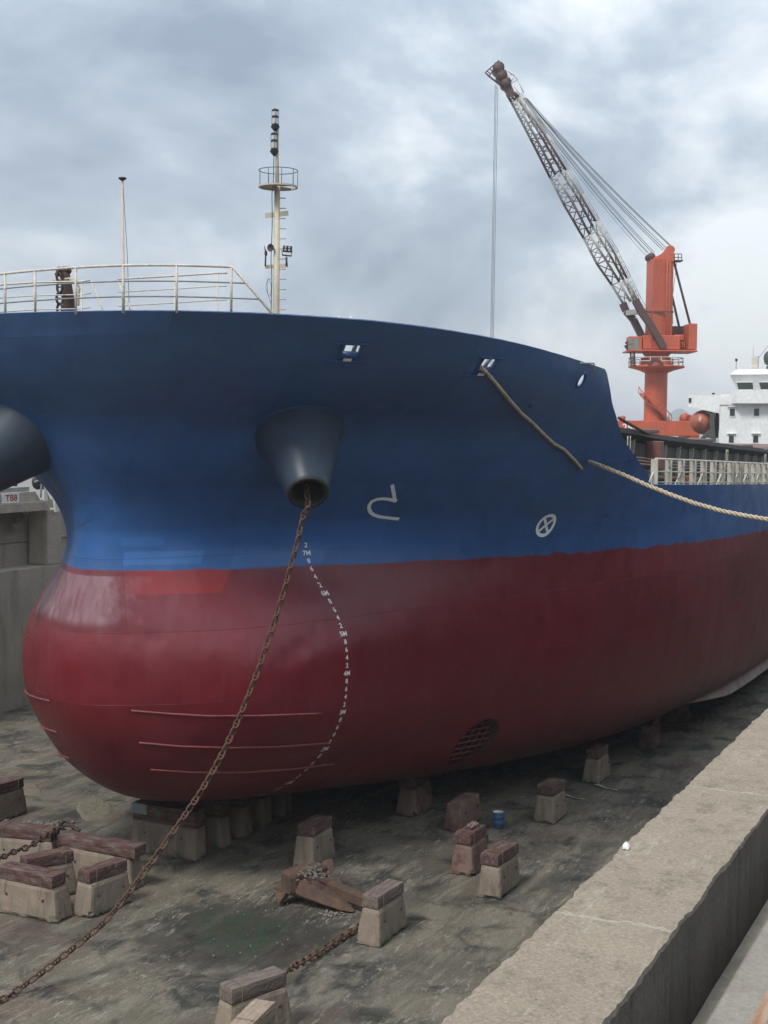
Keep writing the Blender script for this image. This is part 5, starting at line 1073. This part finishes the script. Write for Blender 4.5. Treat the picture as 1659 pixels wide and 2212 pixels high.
def block(x, y, label, Lb=1.5, Wb=.64, yaw=0.0, h=.80, timber=True, th=.29, Lt=None, Wt=None, mat='block', tmat='timber', tshift=0.0, tyaw=0.0, group='dock blocks', topz=None, Lc=None, Wc=None, ropes=True):
    bseed[0] += 1; sd_ = bseed[0] * 1.37
    h += random.uniform(-.03, .02); Lb *= random.uniform(.95, 1.05); Wb *= random.uniform(.93, 1.08); tyaw += R(random.uniform(-3, 3)); tshift += random.uniform(-.04, .04); o = empty('dock_block', (x, y, ZF), yaw, label, 'dock block', group); Lc = Lc or Lb - random.uniform(.2, .32); Wc = Wc or Wb - random.uniform(.13, .2)
    m = lumpy((Lb, Wb), (Lc, Wc), h, 16, 8, 9, sd_); add('concrete_base', m, M[mat], o, True)
    if timber:
        if topz is not None: th = topz - (ZF + h)
        Lt = Lt or Lc + .02; Wt = Wt or Wc - .01
        m = lumpy((Lt, Wt), (Lt - .01, Wt - .01), th, 18, 5, 4, sd_ + 50, .006, 0, .012); Mr = Matrix.Rotation(tyaw, 3, 'Z'); m.v = [tuple(Mr @ Vector(v) + Vector((tshift, 0, h + .006))) for v in m.v]; tb = add('timber_cap', m, M[tmat], o, True)
        if ropes:
            for sx in (-.33, .3):
                xx = sx * Lt + tshift; w_ = Wt / 2 + .014; zt_ = h + th + .02; j = random.uniform(-.04, .04)
                pts = [(xx + j, -w_ - .07, h - .28 + random.uniform(-.06, .03)), (xx + j * .5, -w_ - .03, h - .05), (xx, -w_ - .008, h + .03), (xx + .01, -w_, zt_ - .04), (xx + .02, -w_ + .03, zt_), (xx + .03, 0, zt_ + .004), (xx + .03, w_ - .03, zt_), (xx + .03, w_, zt_ - .05), (xx + .02, w_ + .01, h + .02), (xx + .02, w_ + .07, h - .28)]
                pts = [tuple(Mr @ Vector((p[0] - tshift, p[1], 0)) + Vector((tshift, 0, p[2]))) for p in pts]
                m = MB(); m.tube(pts, .006, 5)
                if random.random() < .7: add('lashing', m, M['twine'], tb, True)
    for sy in (-1, 1):
        for sx in (-.28, .28):
            zz = h - .30; fr_ = zz / h; yy = (Wb * (1 - fr_) + Wc * fr_) / 2; m = MB(); m.lathe([(.001, .03), (.022, .028), (.034, .0), (.036, -.03)], (sx * Lb, sy * yy, zz), 8, Matrix(((1, 0, 0), (0, 0, sy), (0, 1, 0)))); add('lifting_stud', m, M['rustdark'], o, True)
    return o
block(27.95, 13.32, 'pale concrete dock block with grey worn timber cap, right of the loose anchor', 1.55, .60, tmat='timber_grey')
block(31.95, 17.25, 'concrete dock block with reddish timber cap standing behind the loose anchor', 1.35, .66)
block(37.65, 16.9, 'dark concrete dock block under the turn of the bilge, left of the bare block', 1.5, .68, topz=.0, mat='block_red', ropes=False)
block(36.95, 15.05, 'bare concrete dock block without timber beside the blue drum', 1.6, .62, timber=False, mat='block_red')
block(33.28, 13.33, 'concrete dock block with a dark red painted side and rags on its cap', 1.3, .66, mat='block_red')
block(32.05, 12.05, 'pale concrete dock block with red patch at its foot, nearest the right wall', 1.5, .63)
block(38.8, 13.0, 'concrete dock block with square timber cap, first beyond the blue drum', 1.25, .66)
block(43.95, 13.15, 'concrete dock block with dark red cap, second beyond the blue drum', 1.45, .62)
block(49.6, 12.85, 'tall narrow dock block touching the hull bottom at far right', 1.1, .66, topz=.02, mat='block_red', ropes=False)
block(54.6, 13.0, 'farthest visible dock block in the dark under the bilge keel', 1.2, .66, topz=.02, mat='block_red', ropes=False)
block(25.42, 21.25, 'long concrete dock block with red-stained timber at the left edge, foremost of its cluster', 1.85, .63, R(90))
block(26.45, 20.0, 'cracked dock block with dark red timber, right end of the left cluster', 1.5, .60, R(-7), Wt=.42)
block(28.0, 21.2, 'long dock block with split timber at the back of the left cluster', 2.3, .66, R(92), Lt=2.45)
block(26.5, 21.72, 'dock block with short timber in the middle of the left cluster', 1.45, .62, R(-22), tmat='timber')
block(28.05, 23.6, 'dark long dock block behind the chain at the left edge', 1.9, .66, R(100))
block(31.35, 27.35, 'solitary dock block with timber cap at the far left edge', 1.55, .66, R(-4))
block(22.2, 13.28, 'dock block with maroon-sided timber at the bottom edge, where the short chain ends', 1.5, .66, R(-23), tmat='timber_grey')
block(20.85, 12.47, 'nearest dock block with pale split new timber, cut off by the bottom edge', 1.35, .58, R(8), tmat='timber_new')
nk = 0
ORD = ['', 'second', 'third', 'fourth', 'fifth', 'sixth', 'seventh', 'eighth']
for k in range(5):
    x = 30.72 + k * 1.17
    o = block(x, 21.05, 'keel block with dark red capping and one grey repaired end under the bulb' if k == 0 else '%s keel block from the front in the dark row under the keel' % ORD[k], 2.15, .60, R(90), h=.86, topz=.03, Lc=2.05, Wc=.5, group='keel blocks under the centreline', ropes=(k == 0))
    if k == 0:
        m = lumpy((.52, .51), (.52, .51), .285, 5, 5, 4, 99, .006, 0, .012); m.v = [(v[0] + .79, v[1], v[2] + .86 + .18) for v in m.v]; add('repair_timber', m, M['steelgrey'], o, True)
# loose timber lying by the drum
p = at_z(1068, 1782, ZF); m = lumpy((.9, .32), (.9, .32), .28, 12, 4, 4, 77, .01, 0, .012); lt = add('loose_timber', m, M['timber']); lt.location = (35.2, 13.85, ZF); lt.rotation_euler = (0, 0, R(5)); tag(lt, 'loose timber lying on the floor in front of the bare block', 'timber')
# blue drum
dp_ = (37.2, 14.05, ZF); dr = empty('drum', dp_, 0, 'small blue paint drum standing beside the bare concrete block', 'drum')
m = MB(); m.lathe([(.01, .005), (.155, .005), (.165, .02), (.165, .14), (.172, .15), (.165, .16), (.165, .30), (.172, .31), (.165, .32), (.165, .44), (.172, .455), (.155, .455)], dp_, 20); add('body', m, M['drum'], dr)
m = MB(); m.lathe([(.155, .455), (.15, .43), (.01, .43)], dp_, 20); add('lid', m, M['rail'], dr)
# rags on the cap of the red-sided block
m = MB(); c_ = Vector((33.35, 13.3, -.2))
for k in range(9): a_ = k * 2.4; b0 = c_ + Vector((math.cos(a_) * .12, math.sin(a_) * .07, .03)); m.tube(smooth_path([b0, b0 + Vector((.06 * math.cos(a_ * 2), .06 * math.sin(a_ * 3), .05)), b0 + Vector((.14 * math.cos(a_ * 1.7), .1 * math.sin(a_ * 1.3), .0))], 4), .028, 6)
tag(add('rag_heap', m, M['rags']), 'small heap of dirty rags on top of the red-sided block', 'rags')
# ================================================================== loose anchor
ax0 = at_z(640, 1930, -.9); an = empty('anchor', (29.2, 15.8, ZF), 0, 'rusty stockless ship anchor lying on the dock floor under the bow', 'anchor')
def ra(x, y): return (1050 + x / 3.6867) / 1.8228, (3350 + y / 3.6867) / 1.8228
def AZ(x, y, z): return at_z(*ra(x, y), z)
def rough(mb, amp=.012, sc_=5):
    mb.v = [tuple(Vector(v) + Vector((fbm(v[0] * sc_, v[1] * sc_, v[2] * sc_), fbm(v[1] * sc_, v[2] * sc_, v[0] * sc_ + 4), fbm(v[2] * sc_ + 3, v[0] * sc_, v[1] * sc_))) * amp) for v in mb.v]; return mb
def grid_loft(rings, close=True):
    m = MB(); n = len(rings[0]); vs_ = [p for r_ in rings for p in r_]; fs = [(i * n + k, i * n + (k + 1) % n, (i + 1) * n + (k + 1) % n, (i + 1) * n + k) for i in range(len(rings) - 1) for k in range(n)]
    fs += [tuple(range(n - 1, -1, -1)), tuple((len(rings) - 1) * n + k for k in range(n))]; return m.add(vs_, fs)
def loft_path(ctrs, wd, ht, side_v, up_v, sub=6):
    rings = []
    for i in range(len(ctrs) - 1):
        for k in range(sub + (1 if i == len(ctrs) - 2 else 0)):
            t_ = k / sub; c_ = ctrs[i].lerp(ctrs[i + 1], t_); w_ = wd[i] + (wd[i + 1] - wd[i]) * t_; h_ = ht[i] + (ht[i + 1] - ht[i]) * t_; r_ = []
            for a_, b_ in ((-1, -.7), (-.7, -1), (0, -1.0), (.7, -1), (1, -.7), (1, 0), (1, .7), (.7, 1), (0, 1.0), (-.7, 1), (-1, .7), (-1, 0)): r_.append(c_ + side_v * a_ * w_ / 2 + up_v * b_ * h_ / 2)
            rings.append(r_)
    return grid_loft(rings)
crown_c0, crown_c1 = AZ(330, 470, -.82), AZ(760, 330, -.82); cdir = (crown_c1 - crown_c0).normalized(); perp = UPV.cross(cdir).normalized()
m = loft_path([crown_c0 - cdir * .12, crown_c0, crown_c0.lerp(crown_c1, .5), crown_c1, crown_c1 + cdir * .15], [.34, .5, .54, .48, .3], [.44, .58, .60, .52, .36], perp, UPV); add('crown', rough(m, .03, 4), M['anchor_r'], an)
sh0, sh1 = AZ(800, 480, -.93), AZ(1560, 790, -1.02); sdir = (sh1 - sh0).normalized(); sp_v = UPV.cross(sdir).normalized()
m = loft_path([sh0 - sdir * .1, sh0.lerp(sh1, .5), sh1], [.26, .24, .20], [.34, .32, .26], sp_v, UPV); add('shank', rough(m, .012, 6), M['anchor_r'], an)
f0, f1 = AZ(560, 520, -.88), AZ(1270, 872, ZF + .05); fd = (f1 - f0).normalized(); fs_v = UPV.cross(fd).normalized()
m = loft_path([f0 - fd * .15, f0, f0.lerp(f1, .45), f0.lerp(f1, .8), f1], [.30, .40, .34, .22, .05], [.44, .42, .30, .2, .05], fs_v, (UPV + fs_v * .5).normalized()); add('fluke', rough(m, .012, 6), M['anchor_r'], an)
g0, g1 = AZ(820, 330, -.78), AZ(900, 130, -.55); m = loft_path([g0, g0.lerp(g1, .5), g1], [.42, .4, .2], [.3, .26, .12], cdir, perp); add('fluke', rough(m, .015, 6), M['anchor_r'], an)
g0, g1 = AZ(250, 580, -1.02), AZ(190, 755, ZF + .04); m = loft_path([g0, g0.lerp(g1, .5), g1], [.3, .26, .10], [.3, .22, .08], cdir, perp); add('palm', rough(m, .015, 6), M['anchor_r'], an)
m = MB(); a_ = AZ(160, 560, -1.0); b_ = AZ(460, 590, -1.0); m = loft_path([a_, b_], [.28, .3], [.06, .06], perp, UPV); add('tripping_ledge', rough(m, .01, 6), M['anchor_r'], an)
def pebbles(name, pts, label, smin, smax, mat, kind=True):
    m = MB()
    for p in pts:
        s_ = random.uniform(smin, smax); n = 6; top = Vector(p) + Vector((0, 0, s_ * .8)); vs_ = [top]; rr = [s_ * random.uniform(.7, 1.2) for _ in range(n)]
        for k in range(n): a_ = 2 * math.pi * k / n; vs_.append(Vector(p) + Vector((math.cos(a_) * rr[k], math.sin(a_) * rr[k], s_ * random.uniform(.1, .45))))
        for k in range(n): a_ = 2 * math.pi * k / n; vs_.append(Vector(p) + Vector((math.cos(a_) * rr[k] * .95, math.sin(a_) * rr[k] * .95, -.01)))
        m.add(vs_, [(0, 1 + k, 1 + (k + 1) % n) for k in range(n)] + [(1 + k, 7 + k, 7 + (k + 1) % n, 1 + (k + 1) % n) for k in range(n)])
    o = add(name, m, mat); tag(o, label, name.replace('_', ' '), None, 'stuff'); return o
pts = [AZ(random.gauss(640, 110), random.gauss(330, 55), -.54) for _ in range(70)]; m_ = pebbles('scale_debris', pts, 'flakes of pale scale heaped on the anchor crown', .015, .05, M['rubble'])
pts = [AZ(random.gauss(980, 110), random.gauss(920, 28), ZF + .005) for _ in range(46)]; pebbles('floor_rubble', pts, 'white chips scattered on the floor below the anchor', .01, .035, M['slab'])
pts = [at_z(random.gauss(75, 45), random.gauss(1782, 7), ZF + .01) for _ in range(60)]; pebbles('rubble_heap', pts, 'low heap of broken stone behind the left timbers', .03, .10, M['rubble'])
pts = []
for _ in range(2600):
    x, y = random.uniform(18, 48), random.uniform(5, 34); pts.append((x, y, ZF - .004))
pebbles('floor_grit', pts, 'loose grit scattered over the dock floor', .006, .024, M['slab'])
# flat strips of tape trailing from two blocks
for pa, pb, lab in (((1215, 1716), (1262, 1727), 'faded green tape strip trailing from the first block beyond the drum'), ((1284, 1694), (1334, 1708), 'faded green tape strip trailing from the second block beyond the drum')):
    a_, b_ = at_z(*pa, ZF + .03), at_z(*pb, ZF + .03); m = MB(); vs_ = []; sdv = UPV.cross((b_ - a_).normalized())
    for k in range(9): c_ = a_.lerp(b_, k / 8) + sdv * .04 * math.sin(k * 1.1); w_ = .07 * (1 - k / 11); vs_ += [c_ + sdv * w_ + Vector((0, 0, .006 * math.sin(k))), c_ - sdv * w_]
    m.add(vs_, [(2 * i, 2 * i + 1, 2 * i + 3, 2 * i + 2) for i in range(8)]); m2_ = MB(); m2_.add(m.v + [(p[0], p[1], p[2] - .006) for p in m.v], m.f + [tuple(reversed([i + len(m.v) for i in f])) for f in m.f]); tag(add('tape_strip', m2_, M['tape']), lab, 'tape')
# crumpled white scrap on the coping
c_ = at_z(1345, 1829, 7.2); m = lumpy((.10, .05), (.07, .03), .035, 6, 4, 3, 5, .008, 0, .006); o = add('paper_scrap', m, M['white']); o.location = (c_.x - .02, 2.66, 7.2); o.rotation_euler = (0, 0, R(12)); tag(o, 'crumpled white scrap on the left edge of the coping', 'scrap')
# floor patch of broken cement left of the bulb
def patch(name, u0_, v0_, ru, rv, seed, mat, lab):
    c_ = at_z(u0_, v0_, ZF); e1 = (at_z(u0_ + ru, v0_, ZF) - c_); e2 = (at_z(u0_, v0_ - rv, ZF) - c_); m = MB(); vs_ = [c_ + Vector((0, 0, .05))]; n = 40; rings = 5
    for r_ in range(1, rings + 1):
        for k in range(n):
            a_ = 2 * math.pi * k / n; rr = r_ / rings * (1 + .28 * fbm(math.cos(a_) * .9 + seed, math.sin(a_) * .9, 0, 2)); h_ = (.03 + .02 * fbm(r_ * 2 + seed, k * .4)) * (1 if r_ < rings else -.4); vs_.append(c_ + e1 * rr * math.cos(a_) + e2 * rr * math.sin(a_) + Vector((0, 0, h_)))
    fs = [(0, 1 + k, 1 + (k + 1) % n) for k in range(n)] + [(1 + r_ * n + k, 1 + (r_ + 1) * n + k, 1 + (r_ + 1) * n + (k + 1) % n, 1 + r_ * n + (k + 1) % n) for r_ in range(rings - 1) for k in range(n)]
    m.add(vs_, fs); return tag(add(name, m, mat), lab, 'cement patch')
M['cement'] = concrete('cement_patch', (.185, .16, .115), (.15, .13, .095), (.09, .082, .066), 2.2, 30, .9)
patch('cement_patch', 205, 1745, 40, 24, 3, M['cement'], 'broken pale cement patch on the floor left of the keel blocks')
patch('cement_patch', 62, 1705, 26, 14, 8, M['cement'], 'pale cement patch behind the solitary block at the far left')
# ================================================================== things on and at the far quay
p0 = at_y(45, 1115, 38.3); m = MB(); m.box(p0 + Vector((0, .1, -.08)), (.5, .12, .24), Euler((R(-20), R(-20), 0))); m.box(p0 + Vector((-.18, .05, -.36)), (.5, .14, .28), Euler((R(-20), R(-20), 0)), .02); tag(add('wall_lamp', m, M['slab']), 'small pale lamp housing hanging under the far wall overhang', 'lamp')
pa, pb = at_y(13, 1067, 37.6), at_y(36, 1088, 37.6); m = MB(); m.box(((pa.x + pb.x) / 2 - .05, 37.60, 7.24), (1.0, .03, .38)); pl = add('sign_plate', m, M['white']); tag(pl, 'white plate with red characters fixed to the far dock kerb', 'sign')
vs_, fs_ = text_mesh('TB8'); o_ = Vector(((pa.x + pb.x) / 2 - .02, 37.575, 7.24)); m = MB(); m.add([o_ + Vector((1, 0, 0)) * v.x * .42 + UPV * v.y * .36 for v in vs_], fs_); M['sign_red'] = simple('sign_red', (.42, .08, .06), (.3, .06, .05), 5, .6, 0, 0); add('lettering', m, M['sign_red'], pl)
q = at_y(98, 1078, 37.6); m = MB(); m.box((q.x, 37.60, 7.24), (.22, .03, .4)); tag(add('white_stripe_plate', m, M['white']), 'narrow white marker plate at the end of the far dock kerb', 'sign')
m = MB(); m.box((20, 38.6, 7.60), (50.4, 1.5, .08)); m.box((20, 37.9, 7.50), (50.4, .08, .10)); tag(add('quay_rail', m, M['steelgrey']), 'grey steel channel running along the far quay edge', 'rail')
wq = Vector((44.2, 40.2, 6.95)); wn_ = empty('quay_winch', tuple(wq), 0, 'rusty red winch machinery on the far quay seen past the stem', 'winch')
for k, (dx, sx, h_, mt) in enumerate(((-1.5, .7, 1.3, 'coam_red'), (-.6, .5, 1.9, 'rust'), (.2, .6, 1.6, 'coam_red'), (.9, .5, 2.1, 'rustdark'))): m = MB(); m.box(wq + Vector((dx, 0, h_ / 2 + .35)), (sx, .9, h_), bev=.05); add('gear_housing', m, M[mt], wn_)
m = MB(); m.lathe([(.01, -.6), (.75, -.6), (.75, -.5), (.5, -.48), (.5, .48), (.75, .5), (.75, .6), (.01, .6)], wq + Vector((1.7, 0, 1.1)), 20, Matrix(((1, 0, 0), (0, 0, 1), (0, 1, 0)))); add('cable_drum', m, M['dkgreen'], wn_)
m = MB(); m.box(wq + Vector((.2, 0, .2)), (5.2, 1.4, .4)); add('bed_frame', m, M['white'], wn_)
for k in range(2):
    q = at_y(82 + 10 * k, 1058, 39.0); m = MB(); m.lathe([(.2 + .13 * math.cos(a_), .13 * math.sin(a_)) for a_ in np.linspace(0, 2 * math.pi, 13)], (q.x, 39.0, 7.75), 20, Matrix(((1, 0, 0), (0, 0, 1), (0, 1, 0)))); tag(add('tyre', m, M['black']), ('left' if k == 0 else 'right') + ' one of two black tyres on the far quay edge beside the stem', 'tyre', 'tyres on the far quay')
m = MB(); path_ = [at_y(u, v, 37.55) for u, v in ((100, 1045), (101, 1052), (108, 1062), (115, 1072), (120, 1082))]; m.tube(smooth_path(path_), .05, 6); m.box(at_y(122, 1091, 37.5), (.28, .1, .55), Euler((0, R(-10), 0))); tag(add('white_hose', m, M['white']), 'white hose hanging over the end of the far quay slab by the stem', 'hose')
m = MB(); m.tube([at_y(90, 1036, 38.6), at_y(106, 1078, 38.2)], .04, 6); m.tube([at_y(75, 1041, 38.6), at_y(90, 1036, 38.6)], .04, 6); m.tube([at_y(90, 1036, 38.6), at_y(88, 1075, 38.6)], .04, 6); tag(add('quay_barrier', m, M['steelgrey']), 'bent grey pipe barrier at the end of the far quay', 'barrier')
# bollard for the long rope, on the near quay just outside the picture
bo = Vector((36.3, 1.35, 6.95)); m = MB(); m.lathe([(.26, 0), (.2, .05), (.16, .2), (.17, .4), (.24, .46), (.24, .52), (.15, .58), (.01, .6)], bo, 20); tag(add('bollard', m, M['black']), 'black mooring bollard holding the long tan rope on the near quay', 'bollard')

# ================================================================== air
m = MB(); m.box((0, 0, 30.5), (18400, 18400, 71)); hz = add('haze', m); tag(hz, kind='stuff')
mm = bpy.data.materials.new('haze'); mm.use_nodes = True; t = mm.node_tree; t.nodes.clear(); o_ = t.nodes.new('ShaderNodeOutputMaterial'); pv = t.nodes.new('ShaderNodeVolumePrincipled')
pv.inputs['Color'].default_value = (.95, .97, 1.0, 1); pv.inputs['Density'].default_value = .0004; pv.inputs['Anisotropy'].default_value = .2; t.links.new(pv.outputs[0], o_.inputs['Volume']); hz.data.materials.append(mm)
